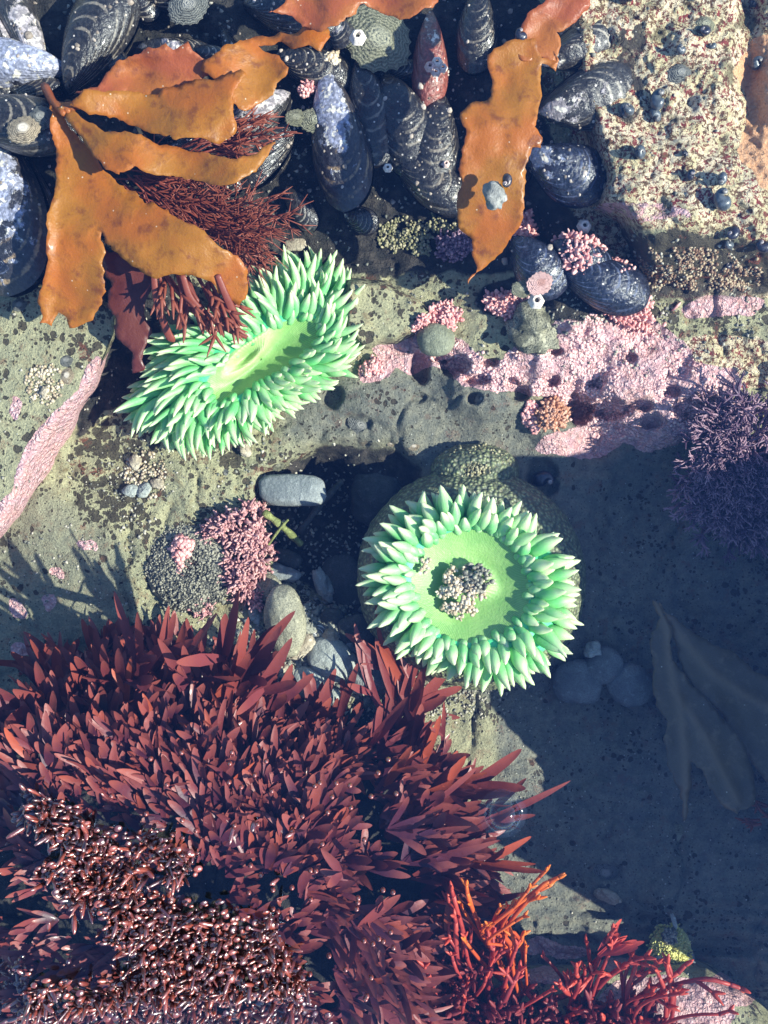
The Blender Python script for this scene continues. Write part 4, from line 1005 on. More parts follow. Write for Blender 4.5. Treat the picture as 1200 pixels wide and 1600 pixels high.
def scar(name, label, cx, cy, r0, r1, n):
    mb = MB()
    for i in range(n):
        a = rg.uniform(0, 6.283); r = r0 + (r1 - r0) * rg.random() ** .7; x, y = cx + r * math.cos(a), cy + r * 1.1 * math.sin(a)
        b = P(x, y, float(G(x, y)) - 1); s_ = rg.uniform(1.4, 3.4); tube(mb, np.array([b, b + [rg.normal(0, 1), rg.normal(0, 1), 3.]]), [s_, s_ * .7], 6, (rg.random(), rg.random(), 0))
    tag(obj(name, mb, M_GRIT, None, P(cx, cy, float(G(cx, cy)))), label, 'barnacle')
scar('barnacle_scar', 'round crusty barnacle scar in the middle of the olive slab', 70, 600, 4, 30, 150)
scar('barnacle_cluster', 'low rosette of grit and worn barnacles below the oval anemone', 228, 742, 3, 34, 170)
# striped cap shell and blue shell chip in the pebble bed
mussel('grey and white striped shell leaning in the pebble bed', 468, 1008, 50, 20, 12, 34, 10, 0, 26, shell_material('striped_shell', (.05, .055, .06), (.5, .5, .5), (.62, .62, .6), .25, .4), 3, seed=.3)
mussel('chip of blue and white mussel shell under the red seaweed tips', 432, 1128, 60, 20, 9, 68, 0, 0, 60, M_MUSSEL_W, 3, seed=1.2)

# ------------------------------------------------------------------ barnacle beads on the mussels, ochre sponge, etc.
M_BARN = nub_material('barnacle', (.60, .40, .36), (.78, .70, .62), (.2, .1, .08), .6)
def barnacle(label, px, py, R, z):
    root = thing('barnacle', label, 'barnacle', P(px, py, z), 'barnacles')
    mb = MB(); th = np.linspace(0, 2 * np.pi, 18, endpoint=False); V = []
    for r, h in [(1.1, -.2), (1.0, 0), (.75, .6), (.5, .9), (.42, .85), (.3, .3)]:
        rr = R * r * (1 + .08 * np.cos(th * 6)); V.append(np.stack([rr * np.cos(th), rr * np.sin(th), 0 * th + h * R], -1))
    mb.add(np.concatenate(V) + P(px, py, z), quads(6, 18, True)[:, ::-1] if False else quads(6, 18, True), None, (rg.random(), 1, 0)); obj('wall', mb, M_BARN, root, P(px, py, z))
    m2 = MB(); tube(m2, np.array([P(px, py, z), P(px, py, z + R * .4)]), [R * .34, R * .2], 6, (.2, 0, 0)); obj('plate', m2, M_PEBBLEGRIT, root, P(px, py, z))
for k, (x, y, R, z, lab) in enumerate([(683,97,7,190,'topmost pinkish barnacle on the maroon mussel'),(672,104,7,190,'left pinkish barnacle on the maroon mussel'),(692,106,6,188,'right pinkish barnacle on the maroon mussel'),(681,113,6,188,'lowest pinkish barnacle on the maroon mussel'),
    (525,285,6,150,'cream barnacle on the left lip of the white-worn mussel'),(536,290,7,150,'cream barnacle at the centre lip of the white-worn mussel'),(548,287,5,150,'cream barnacle at the right lip of the white-worn mussel'),
    (606,262,6,160,'lone orange white barnacle in the mussel shade'),(697,256,5,160,'lone yellow barnacle near the kelp strap edge'),(559,58,10,215,'white star barnacle on the grey flat shell under the kelp'),
    (913,353,9,185,'ring-mouthed barnacle above the pale pink tuft'),(838,470,10,190,'pale yellow barnacle at the foot of the pink limpet')]):
    barnacle(lab, x, y, R, z)
limpet('broad grey-green flat shell under the upper kelp piece with a barnacle', 588, 60, 52, 165, M_L3, -40, .3)
limpet('grey shell with cream inside beside the top edge mussel', 293, 12, 28, 205, M_L2, 20, .4)
# green turban-like stone on the ledge
t = pebble('pebble', 'mottled green and yellow turf-covered stone on the pink ledge', 836, 512, 27, 25, 13, 20, stone_material('mottled_green_stone', (.09, .09, .06), (.36, .34, .24), .9), None, 50, .6)
# yellow-green sponge-like anemone at the bottom right
zz = G(1046, 1480)
t = thing('turf_knob', 'fuzzy yellow-green knob with a dark notch on the bottom right rock', 'seaweed', P(1046, 1482, zz))
o, _ = mound('knob', '', '', 1046, 1486, 34, 42, 40, zz, .9, M_YEL, .2); o.parent = t; o.location = o.location - t.location
g = nubs(MB(), 1044, 1484, 36, 46, 1100, 1.8, lambda x, y: zz + 38 * math.sqrt(max(.02, 1 - ((x - 1046) / 37) ** 2 - ((y - 1485) / 46) ** 2)), rg, (5, 12), rnd=.9)
obj('fuzz', g, M_YEL, t, P(1046, 1482, zz)); g = nubs(MB(), 1047, 1462, 12, 16, 90, 3, lambda x, y: zz + 46, rg, (4, 8)); obj('dark_notch', g, M_PEBBLEGRIT, t, P(1046, 1482, zz))
pebble('stone_chip', 'white spike of shell beside the yellow-green knob', 1054, 1440, 4, 12, 4, 10, ST_LIGHT, zz + 40, 60, .3, group='stone and shell chips', cat='stone chip')
pebble('stone_chip', 'round cream bead at the left foot of the yellow-green knob', 1030, 1500, 8, 9, 7, 10, ST_LIGHT, zz + 34, 61, .1, group='stone and shell chips', cat='stone chip')
pebble('stone_chip', 'flat grey chip at the right foot of the yellow-green knob', 1079, 1506, 8, 18, 4, 8, ST_GREY, zz + 22, 62, .1, group='stone and shell chips', cat='stone chip')
pebble('stone_chip', 'brown-tipped pale stone on the shaded shale step', 953, 1402, 20, 9, 9, -25, ST_TAN, None, 63, .3, group='stone and shell chips', cat='stone chip')
# twigs
def twig(name, label, pts, r, mat, cat='twig'):
    c = np.array([P(*p) for p in pts]); s = spline(c, 20); mb = MB(); tube(mb, s, np.full(20, r) * (1 + .15 * np.sin(np.arange(20))), 8, (.5, .5, 0))
    return tag(obj(name, mb, mat, None, c[0]), label, cat)
M_STEM = stone_material('green_stem', (.12, .14, .04), (.24, .26, .09), .3); M_WOOD = stone_material('weathered_wood', (.30, .18, .08), (.46, .30, .16), .6)
twig('stem', 'thick green stem leaning from the pink tuft into the hollow', [(412,800,60),(440,822,50),(470,850,20)], 5.5, M_STEM, 'plant stem')
twig('stem', 'thin yellow stem crossing the thick green one', [(412,862,40),(436,828,56),(450,812,60)], 2.0, M_STEM, 'plant stem')
twig('twig', 'flat brown twig at the upper edge of the red seaweed', [(262,993,52),(300,1006,52),(352,1030,46)], 4.5, M_WOOD)
twig('twig', 'short brown twig under the seaweed tips in the pebble bed', [(400,1033,36),(430,1046,36),(462,1056,30)], 5, M_WOOD)
twig('twig', 'pale stick lying across the lower pebble bed', [(430,1062,44),(500,1072,36),(560,1090,34)], 3.5, ST_TAN)
twig('twig', 'dark stick lying deep in the hollow', [(468,832,-6),(500,790,0),(534,752,10)], 5, ST_DARK)

# ================================================================== KELP
M_KELP = kelp_material('brown_kelp_blade', (.56, .17, .018), (.50, .205, .02), (.20, .04, .016))
M_KELPR = kelp_material('reddish_kelp_blade', (.50, .13, .045), (.55, .19, .035), (.20, .04, .03))
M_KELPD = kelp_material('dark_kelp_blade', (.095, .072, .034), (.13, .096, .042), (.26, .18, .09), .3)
def sheet(name, poly, hf, mat, parent=None, thick=.8, step=7, ragged=3.6, seed=0, mid=None):
    p = np.array(poly, float); n = len(p); B = []
    for i in range(n):
        a, b = p[i], p[(i + 1) % n]; L = np.hypot(*(b - a)); k = max(1, int(L / 5))
        for j in range(k):
            q = a + (b - a) * j / k
            e = (b - a) / (L + 1e-9); nr = np.array([e[1], -e[0]])
            am = ragged * (fbm(q[0], q[1], 8, 2, off=seed * 7) * .9 + fbm(q[0], q[1], 40, 3, off=seed * 3) * 2.2) * (.4 + 1.3 * float(vnoise(q[0], q[1], 30)))
            B.append(q + nr * float(am))
    B = np.array(B); n = len(B)
    gx, gy = np.meshgrid(np.arange(B[:, 0].min(), B[:, 0].max(), step), np.arange(B[:, 1].min(), B[:, 1].max(), step))
    gx = gx + (np.arange(gx.shape[0]) % 2)[:, None] * step * .5
    ins = sdf(gx, gy, B) < -step * .45
    pts = [Vector(b) for b in B] + [Vector((x, y)) for x, y in zip(gx[ins], gy[ins])]
    r = geometry.delaunay_2d_cdt(pts, [(i, (i + 1) % n) for i in range(n)], [], 1, 1e-4)
    v = np.array([list(q) for q in r[0]]); f = np.array([list(t) for t in r[2] if len(t) == 3])
    d = -sdf(v[:, 0], v[:, 1], B)
    z = hf(v[:, 0], v[:, 1]) + 6 * fbm(v[:, 0], v[:, 1], 70, 4, off=seed) * sstep(-2, 30, d) + 6 * fbm(v[:, 0], v[:, 1], 52, 3, off=seed + 40) * sstep(26, 0, d)
    z = np.minimum(z, WZ - 4)
    V = P(v[:, 0], v[:, 1], z)
    # make faces look up
    a = V[f[:, 1]] - V[f[:, 0]]; b = V[f[:, 2]] - V[f[:, 0]]; fl = np.cross(a, b)[:, 2] < 0; f[fl] = f[fl][:, ::-1]
    bb = np.zeros(len(v))
    if mid is not None:
        for ln in mid:
            dm = np.full(len(v), 1e9)
            for (ax, ay), (bx, by) in zip(ln[:-1], ln[1:]):
                ex, ey = bx - ax, by - ay; t = np.clip(((v[:, 0] - ax) * ex + (v[:, 1] - ay) * ey) / (ex * ex + ey * ey), 0, 1)
                dm = np.minimum(dm, np.hypot(v[:, 0] - ax - t * ex, v[:, 1] - ay - t * ey))
            V[:, 2] += 3.0 * np.exp(-(dm / 7) ** 2); bb = np.maximum(bb, np.exp(-(dm / 7) ** 2))
    mb = MB(); c = np.stack([np.full(len(v), seed * .13 % 1), np.clip(d / 30, 0, 1), bb * .0 + (bb if mid is not None else 0)], -1)
    mb.add(V, None, f, c)
    org = V.mean(0)
    o = obj(name, mb, mat, parent, org)
    md = o.modifiers.new('thickness', 'SOLIDIFY'); md.thickness = thick * U; md.offset = 0
    return o
KA = [(115,143),(152,136),(165,112),(190,88),(232,71),(262,64),(270,76),(297,64),(300,82),(320,92),(345,100),(330,118),(270,136),(240,152),(200,150),(160,152),(125,150)]
KA2 = [(318,92),(350,70),(400,58),(460,52),(480,30),(515,44),(520,60),(500,84),(482,74),(440,72),(402,72),(420,82),(438,94),(450,105),(446,120),(430,130),(427,150),(385,168),(365,160),(340,130),(315,110)]
KB = [(105,163),(130,140),(200,142),(250,152),(300,128),(340,118),(382,112),(365,140),(362,170),(366,200),(345,221),(320,212),(270,215),(230,208),(190,195),(150,180),(138,182)]
KC = [(90,165),(110,168),(140,190),(165,200),(210,205),(250,225),(300,240),(330,247),(370,247),(400,240),(415,228),(432,216),(434,226),(420,245),(400,268),(370,285),(350,290),(300,280),(240,272),(210,258),(185,275),(165,265),(140,235),(110,195)]
KD = [(78,165),(92,168),(104,195),(140,232),(165,265),(190,285),(230,310),(280,340),(320,360),(345,385),(370,400),(385,420),(382,450),(375,475),(355,465),(330,440),(290,425),(262,428),(240,435),(205,417),(165,378),(158,360),(168,420),(160,470),(145,500),(110,512),(95,490),(80,512),(60,505),(57,470),(66,420),(74,350),(88,280),(92,230),(82,195)]
KE = [(160,392),(200,400),(225,412),(240,440),(225,480),(230,520),(215,582),(208,550),(185,530),(178,480),(160,430)]
kelp = thing('kelp', 'large orange-brown kelp with five torn blades fanning from its stalk at the upper left', 'kelp', P(85, 160, 250))
sheet('blade', KE, lambda x, y: 210 - .25 * (y - 400), kelp_material('maroon_kelp_blade', (.16, .035, .03), (.20, .05, .03), (.08, .015, .02)), kelp, seed=5)
sheet('blade', KD, lambda x, y: 262 + 24 * np.sin((x + .4 * y) / 55) * .4 - 46 * sstep(380, 520, y) + 10 * sstep(60, 90, 150 - x), M_KELP, kelp, seed=1)
sheet('blade', KA, lambda x, y: 262 + 16 * sstep(110, 70, y) - 10 * np.exp(-((x - 225) / 40) ** 2 - ((y - 115) / 24) ** 2), M_KELPR, kelp, seed=2)
sheet('blade', KA2, lambda x, y: 266 + 10 * np.sin(x / 24), M_KELP, kelp, seed=3)
sheet('blade', KB, lambda x, y: 280 + 8 * np.sin(x / 40 + y / 30), M_KELP, kelp, seed=4)
sheet('blade', KC, lambda x, y: 286 + 9 * np.sin(x / 28 + .8), M_KELP, kelp, seed=6)
mb = MB()
for k in range(5):
    s = spline([P(70 + k * 3, 135 + k * 6, 225), P(82 + k * 2, 158 + 2 * k, 260), P(100 + 8 * k, 178 - 4 * k, 278)], 10); tube(mb, s, np.linspace(6, 4, 10), 6, (.4, .5, 0))
obj('stalk', mb, M_KELPR, kelp, P(85, 160, 250))
kelp2 = thing('kelp', 'long ragged orange kelp strap hanging down the top right of centre', 'kelp', P(850, 20, 290))
KR = [(835,60),(850,85),(868,96),(868,80),(875,95),(868,112),(850,100),(843,120),(845,150),(838,180),(833,200),(846,215),(845,232),(832,230),(820,262),(822,300),(818,340),(800,380),(770,410),(728,442),(742,420),(735,395),(738,375),(716,355),(714,300),(722,260),(730,200),(721,185),(735,165),(765,150),(768,125),(765,100),(775,80),(800,62)]
KR2 = [(800,70),(812,50),(822,20),(850,0),(880,-30),(935,-30),(928,12),(900,36),(868,50),(872,78),(868,98),(845,94),(828,98),(812,84)]
sheet('blade', KR, lambda x, y: 304 - 74 * sstep(240, 445, y) + 5 * np.sin(y / 24), M_KELP, kelp2, seed=7)
sheet('blade', KR2, lambda x, y: 300 + 12 * sstep(60, 0, y), M_KELPR, kelp2, seed=8)
o = sheet('kelp', [(418,18),(445,5),(470,-30),(690,-30),(682,0),(640,26),(600,22),(570,6),(548,28),(524,42),(500,52),(470,45),(455,30)], lambda x, y: 300 + 6 * np.sin(x / 20), M_KELPR, seed=9)
tag(o, 'orange kelp piece cut off by the top edge, left of centre', 'kelp')
kelp3 = thing('kelp', 'dark olive kelp with winged midribs lying in the shaded deep end', 'kelp', P(1024, 940, 40))
K3 = [(1018,938),(1034,948),(1047,975),(1052,1030),(1070,1062),(1100,1088),(1130,1122),(1152,1152),(1168,1182),(1178,1212),(1178,1255),(1150,1274),(1125,1255),(1105,1215),(1082,1190),(1080,1232),(1070,1284),(1062,1242),(1045,1200),(1040,1130),(1022,1105),(1021,1080),(1018,1040),(1018,990),(1030,965)]
K4 = [(1028,942),(1060,972),(1100,997),(1140,1018),(1180,1048),(1260,1085),(1260,1250),(1200,1225),(1165,1175),(1130,1118),(1090,1082),(1070,1050),(1055,1010),(1042,975)]
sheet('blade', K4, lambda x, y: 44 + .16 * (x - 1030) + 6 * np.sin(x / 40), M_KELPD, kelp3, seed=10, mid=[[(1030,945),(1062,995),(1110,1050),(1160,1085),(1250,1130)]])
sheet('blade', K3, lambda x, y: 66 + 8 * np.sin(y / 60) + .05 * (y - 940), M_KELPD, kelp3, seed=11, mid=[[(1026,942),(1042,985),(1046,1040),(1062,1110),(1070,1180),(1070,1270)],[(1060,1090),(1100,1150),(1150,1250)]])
# crab-like nub of shell on the strap
pebble('pebble', 'grey lumpy pebble lying on the kelp strap beside a black snail', 775, 306, 14, 16, 9, 10, ST_GREY, 322, 70, .3, group='stones on the kelp')

# ================================================================== RED SEAWEEDS
def red_material(name, a, b_, tip, red, trans=.35):
    return soft_material(name, a, b_, tip=tip, rough=.48, trans=trans, coat=.08, nsc=.03, bump=1.0, red=red)
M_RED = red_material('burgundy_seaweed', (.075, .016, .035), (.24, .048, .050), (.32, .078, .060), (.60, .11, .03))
M_FIL = red_material('red_filament_seaweed', (.20, .045, .03), (.30, .07, .04), (.32, .09, .05), (.4, .1, .03))
M_ORG = red_material('orange_branching_seaweed', (.42, .05, .02), (.62, .10, .02), (.85, .22, .02), (.8, .25, .02))
M_CRIM = red_material('crimson_branching_seaweed', (.24, .022, .03), (.42, .045, .035), (.64, .09, .05), (.8, .2, .03))
rr = np.random.default_rng(77)
CEN = np.array([300., 1430.])
REG = [(-60,1075),(0,1075),(60,1060),(120,1065),(170,1040),(240,1045),(330,1060),(380,1060),(430,1120),(500,1150),(560,1150),(615,1100),(640,1140),(650,1200),(700,1240),(720,1330),(700,1420),(700,1500),(690,1680),(-60,1680)]
def canopy(x, y):
    """height of the seaweed mass under the picture point"""
    d = -sdf(x, y, REG)
    c = (90 + 225 * sstep(0, 130, d)) * (1 - .4 * np.exp(-((x - 560) / 90) ** 2 - ((y - 1120) / 80) ** 2)) + 25 * fbm(x, y, 110, 3, off=5)
    return np.minimum(c, 318)
TC = [(30,1140,'at the left edge, uppermost clump'),(120,1130,'left of the middle, under the floating tip'),(215,1090,'with tall upright blades, top middle left'),(310,1120,'directly below the flat brown twig'),(395,1090,'with long blades reaching the pebble bed'),
      (60,1260,'at the left edge beside the glittering wet patch'),(180,1230,'above the glittering wet patch'),(300,1240,'in the centre of the burgundy mass'),(400,1210,'of narrow crowded blades right of the centre'),(500,1180,'left of the dark blue gap'),
      (470,1330,'with a star of broad blades below the dark gap'),(600,1150,'rising toward the foot of the round anemone'),(640,1260,'spreading over the sunlit sand'),(610,1370,'left of the orange branching seaweed'),(560,1480,'at the bottom, left of the orange branches'),
      (40,1420,'at the left edge below the wet patch'),(50,1560,'in the bottom left corner'),(250,1420,'among the glittering wet tips, middle left'),(360,1540,'at the bottom edge below the glitter')]
tufts = [MB() for _ in TC]
tcx = np.array([t[:2] for t in TC], float)
def fan(mb, x, y, z, dirp, Lb, Wb, nb, spread, rise, col, rng):
    b = P(x, y, z)
    for i in range(nb):
        a = dirp + (i - (nb - 1) / 2) * spread / max(nb - 1, 1) * 2 + rng.normal(0, .12)
        rs = rise * rng.uniform(.5, 1.4)
        d = np.array([math.cos(a), math.sin(a), rs])
        L = Lb * rng.uniform(.6, 1.2) * (1 - .25 * abs(i - (nb - 1) / 2) / max(nb, 1))
        c = (np.clip(col + rng.normal(0, .2), 0, 1), 0, max(0, rng.normal(-.35, .35)))
        sd = np.cross(d, rng.normal(0, .28, 3) + [0, 0, 1])
        blade(mb, b + rng.normal(0, 1.5, 3), d, L, Wb * rng.uniform(.55, 1.2), rng.normal(0, .2), sd, c, 7, rng.normal(0, .2), rng.uniform(.7, 1.1))
        if rng.random() < .38:      # a side lobe
            s_ = 1 if rng.random() < .5 else -1; dn = d / np.linalg.norm(d); q_ = np.array([-dn[1], dn[0], 0]) * s_ * rng.uniform(.35, .7)
            blade(mb, b + dn * L * rng.uniform(.3, .55), dn + q_, L * rng.uniform(.35, .55), Wb * .7, rng.normal(0, .15), None, c, 7, 0, .9)
cnt = 0
gxs = np.arange(-50, 740, 19)
for gy_ in np.arange(1050, 1660, 19):
    for gx_ in gxs:
        x = gx_ + rr.uniform(-11, 11); y = gy_ + rr.uniform(-11, 11)
        d = -float(sdf(x, y, REG))
        if d < -4: continue
        # open dark gaps between the clumps
        gap = ((x - 548) / 44) ** 2 + ((y - 1275) / 62) ** 2
        if gap < 1: continue
        if float(fbm(x, y, 70, 2, off=200)) < -.36: continue
        wet = sstep(40, -40, sdf(x, y, [(0,1260),(80,1225),(160,1240),(300,1300),(400,1370),(470,1480),(500,1600),(500,1680),(-60,1680),(-60,1300)]))
        if rr.random() < .62 * wet: continue
        v = np.array([x, y]) - CEN - np.array([60 * math.sin(y / 40), 40])
        dirp = math.atan2(-v[1], v[0]) + .45 * float(fbm(x, y, 90, 2, off=77)) * 2
        z = float(canopy(x, y)) - 48
        near = sstep(140, 0, d)
        Lb = 62 + 34 * near - 16 * wet; Wb = 7.2 + 1.8 * near - 1.5 * wet
        k = int(np.argmin(((tcx - (x, y)) ** 2).sum(1)))
        fan(tufts[k], x, y, z, dirp, Lb, Wb, rr.integers(3, 6), .55, .30 - .1 * near, rr.random(), rr); cnt += 1
        if rr.random() < .35:      # a lower storey of fronds, shade under the canopy put into their darker colour
            fan(tufts[k], x + rr.normal(0, 9), y + rr.normal(0, 9), z - 60, dirp + rr.normal(0, .5), Lb * .9, Wb * 1.1, 3, .6, .35, rr.random() * .4, rr)
# hand-placed long blades along the outline: root px, tip px, width
BL = [((90,1110),(20,1085),13),((60,1120),(-30,1070),14),((85,1060),(44,1006),6),((150,1085),(125,1020),9),((140,1100),(108,1050),8),((175,1090),(150,1010),9),((190,1085),(186,1015),10),((205,1090),(232,975),11),((222,1085),(216,980),10),((240,1080),(256,980),10),((262,1085),(290,985),9),((285,1085),(308,1020),9),
 ((330,1090),(385,948),13),((345,1095),(436,962),12),((365,1100),(425,1000),11),((370,1120),(455,1035),12),((350,1110),(395,985),10),((300,1110),(270,1000),10),((410,1130),(462,1062),11),((470,1150),(456,1060),9),((480,1160),(520,1050),11),((500,1160),(476,1052),9),((520,1150),(555,1045),9),((470,1170),(515,1090),11),
 ((600,1170),(640,910),9),((610,1160),(668,960),10),((615,1150),(700,1032),12),((600,1120),(534,988),9),((620,1090),(575,940),9),((610,1060),(560,1000),7),((640,1100),(600,1010),10),((632,1190),(652,1030),12),((640,1210),(668,1100),12),((560,1178),(640,1110),10),((690,1180),(697,1098),4),((650,1215),(692,1130),8),
 ((680,1260),(820,1188),13),((640,1290),(735,1210),13),((700,1300),(900,1246),8),((690,1330),(800,1270),9),((640,1350),(770,1330),11),((700,1345),(850,1368),10),((660,1370),(740,1380),10),((650,1245),(760,1205),9),((640,1310),(720,1290),10),((745,1250),(790,1274),5),((660,1230),(742,1250),7),((680,1380),(770,1400),9),((600,1230),(640,1180),8),((560,1390),(500,1330),9),((470,1300),(505,1230),10),((475,1310),(520,1290),9),((470,1305),(438,1275),9),((560,1450),(620,1400),9)]
for (a, b, W) in BL:
    k = int(np.argmin(((tcx - a) ** 2).sum(1)))
    za = float(canopy(*a)) * .8 + 20; zb = min(308, za + 110)
    if 450 < a[0] < 650 and b[1] < 1110: za, zb = 60, 105
    if 180 < a[0] < 425 and b[1] < 1050: zb = 306
    p0, p1 = P(a[0], a[1], za), P(b[0], b[1], zb)
    d = p1 - p0; L = np.linalg.norm(d)
    sd = np.cross(d, rr.normal(0, .25, 3) + [0, 0, 1])
    c = (rr.uniform(.4, 1), 0, rr.choice([0, 0, .15, .5]) if a[0] > 560 else rr.choice([0, 0, .15]))
    blade(tufts[k], p0, d, L, W * .88, -.04 + rr.normal(0, .05), sd, c, 9, rr.normal(0, .07), rr.uniform(.6, .9))
    for q in range(2):
        t = rr.uniform(.2, .55); pp = p0 + d * t; s_ = d / L + rr.normal(0, .35, 3); blade(tufts[k], pp, s_, L * (1 - t) * rr.uniform(.5, .85), W * .75, 0, np.cross(s_, rr.normal(0, .3, 3) + [0, 0, 1]), c, 7, 0, .8)
for mb, (x, y, lab) in zip(tufts, TC):
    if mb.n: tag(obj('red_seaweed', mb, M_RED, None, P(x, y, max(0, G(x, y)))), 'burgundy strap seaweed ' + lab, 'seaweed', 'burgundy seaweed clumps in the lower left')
print('fans', cnt)

# wet seaweed tips standing out of the water at the bottom left
M_WET = nub_material('wet_seaweed_tip', (.06, .012, .02), (.22, .045, .03), (.03, .008, .02), .36, 1.0)
WETR = [(20,1262),(70,1248),(120,1262),(185,1300),(250,1300),(300,1330),(300,1370),(260,1400),(330,1395),(420,1440),(470,1500),(500,1600),(500,1680),(-60,1680),(-60,1520),(0,1505),(80,1520),(110,1560),(160,1540),(200,1500),(170,1440),(110,1400),(60,1370),(120,1330),(60,1300)]
wets = [(200, 1330, 160, 110, 'upper'), (330, 1540, 190, 160, 'lower'), (40, 1590, 110, 100, 'left')]
mb = MB(); k = 0
while k < 3400:
    x = rr.uniform(-50, 510); y = rr.uniform(1240, 1670)
    d = float(sdf(x, y, WETR)) + 26 * float(fbm(x, y, 34, 2, off=9))
    if d > 0 and not (rr.random() < .006): continue
    if d <= 0 and float(vnoise(x, y, 26)) < .3: continue
    z = min(325, float(canopy(x, y)) + 14) + rr.uniform(-8, 12)
    b = P(x, y, z - 6); dd = np.array([rr.normal(0, .7), rr.normal(0, .7), 1.]); dd /= np.linalg.norm(dd); L = rr.uniform(8, 30); s_ = rr.uniform(1.4, 3.6)
    cv = rr.random(); tube(mb, np.array([b, b + dd * L * .4, b + dd * L * .8, b + dd * L]), np.array([s_ * .6, s_, s_ * .9, s_ * .4]), 6, np.array([[cv, .3, 0], [cv, .7, 0], [cv, 1, 0], [cv, 1, 0]]))
    k += 1
HV = np.array([SD.x, SD.y, SD.z + 1.0]); HV /= np.linalg.norm(HV)
for i in range(2000):            # added flat beads, tilted to the sun's half-angle to flash as glints
    x = rr.uniform(-50, 520); y = rr.uniform(1240, 1670)
    if float(sdf(x, y, WETR)) + 26 * float(fbm(x, y, 34, 2, off=9)) > 4: continue
    nn = HV + rr.normal(0, .24, 3); nn /= np.linalg.norm(nn); u1 = np.cross(nn, [0, 1, .1]); u1 /= np.linalg.norm(u1); u2 = np.cross(nn, u1)
    R_ = rr.uniform(2.2, 6.4); el = rr.uniform(.5, 1); th = np.linspace(0, 2 * np.pi, 10, endpoint=False)
    b = P(x, y, min(330, float(canopy(x, y)) + 14) + rr.uniform(0, 9)); V = []
    for r_, h_ in [(.05, .34), (.5, .28), (.85, .12), (1., -.05), (.6, -.3), (.05, -.34)]:
        V.append(b + nn * h_ * R_ + r_ * R_ * (np.cos(th)[:, None] * u1 + el * np.sin(th)[:, None] * u2))
    mb.add(np.concatenate(V), quads(6, 10, True), None, (rr.random(), 1, 0))
for i in range(110):
    x = rr.uniform(150, 620); y = rr.uniform(1150, 1640); z = 322
    b = P(x, y, z - 5); tube(mb, np.array([b, b + [0, 0, 5], b + [1, 0, 9]]), np.array([2.5, 3.4, 1.6]), 7, (.8, 1, 0))
o = obj('wet_seaweed_tips', mb, M_WET, None, P(250, 1450, 200)); tag(o, 'glittering wet red-brown seaweed tips breaking the water surface', 'seaweed', kind='stuff')

# debris resting on whatever lies under a picture point, found with a ray from above
bpy.context.view_layer.update(); _DG = bpy.context.evaluated_depsgraph_get()
def top(px, py, z0=318.):
    a = Vector(P(px, py, z0).tolist()) * U; b = Vector(P(px, py, 0).tolist()) * U
    r = SC.ray_cast(_DG, a, (b - a).normalized())
    return (r[1].z / U, r[4].name) if r[0] else (G(px, py), '')
# fine red filaments under the kelp
def filaments(label, roots, n, L, R, dirs, z, depth=3, mat=M_FIL, spread=.35, rise=(-.1, .15)):
    mb = MB()
    for i in range(n):
        a = roots[rr.integers(len(roots))]; x, y = a[0] + rr.normal(0, 16), a[1] + rr.normal(0, 12)
        an = math.radians(rr.uniform(*dirs)); branching(mb, P(x, y, z + rr.uniform(-14, 14)), (math.cos(an), math.sin(an), rr.uniform(*rise)), L, R, depth, rr, spread, rr.random(), .86, 3, 0)
    return tag(obj('red_seaweed', mb, mat, None, P(roots[0][0], roots[0][1], z)), label, 'seaweed', 'fine red seaweeds by the kelp')
filaments('fine reddish brown filament seaweed spreading right from under the big kelp', [(215,280),(250,300),(290,320),(330,340)], 95, 30, 1.35, (-55, 5), 180, 3)
filaments('thin red filaments between the middle and long kelp blades', [(300,232),(330,222),(350,215)], 40, 26, 1.4, (-20, 30), 220, 2)
filaments('maroon ribbon-like seaweed hanging below the big kelp onto the oval anemone', [(220,425),(260,425),(300,432),(320,436)], 15, 30, 3.2, (-85, -50), 215, 2, M_FIL, .3)
for k, (pts, lab) in enumerate([([(285,430,250),(300,470,230),(335,500,205),(385,528,185)], 'long maroon strap reaching across the oval anemone, right one'), ([(340,430,250),(352,460,235),(365,490,215),(368,510,205)], 'short red strap tip over the oval anemone near the kelp lobe'), ([(240,430,240),(245,470,225),(262,520,195),(272,534,185)], 'maroon strap ending at the left shoulder of the oval anemone'),([(285,430,240),(292,470,225),(280,515,200)], 'maroon strap hanging between the two longer ones')]):
    s = spline([P(*p) for p in pts], 16); mb = MB(); tube(mb, s, np.concatenate([np.linspace(4, 6, 12), [6.5, 6, 4.5, 2]]), 8, (.6, .4, 0), flat=.35); tag(obj('red_seaweed', mb, M_FIL, None, s[0]), lab, 'seaweed', 'fine red seaweeds by the kelp')

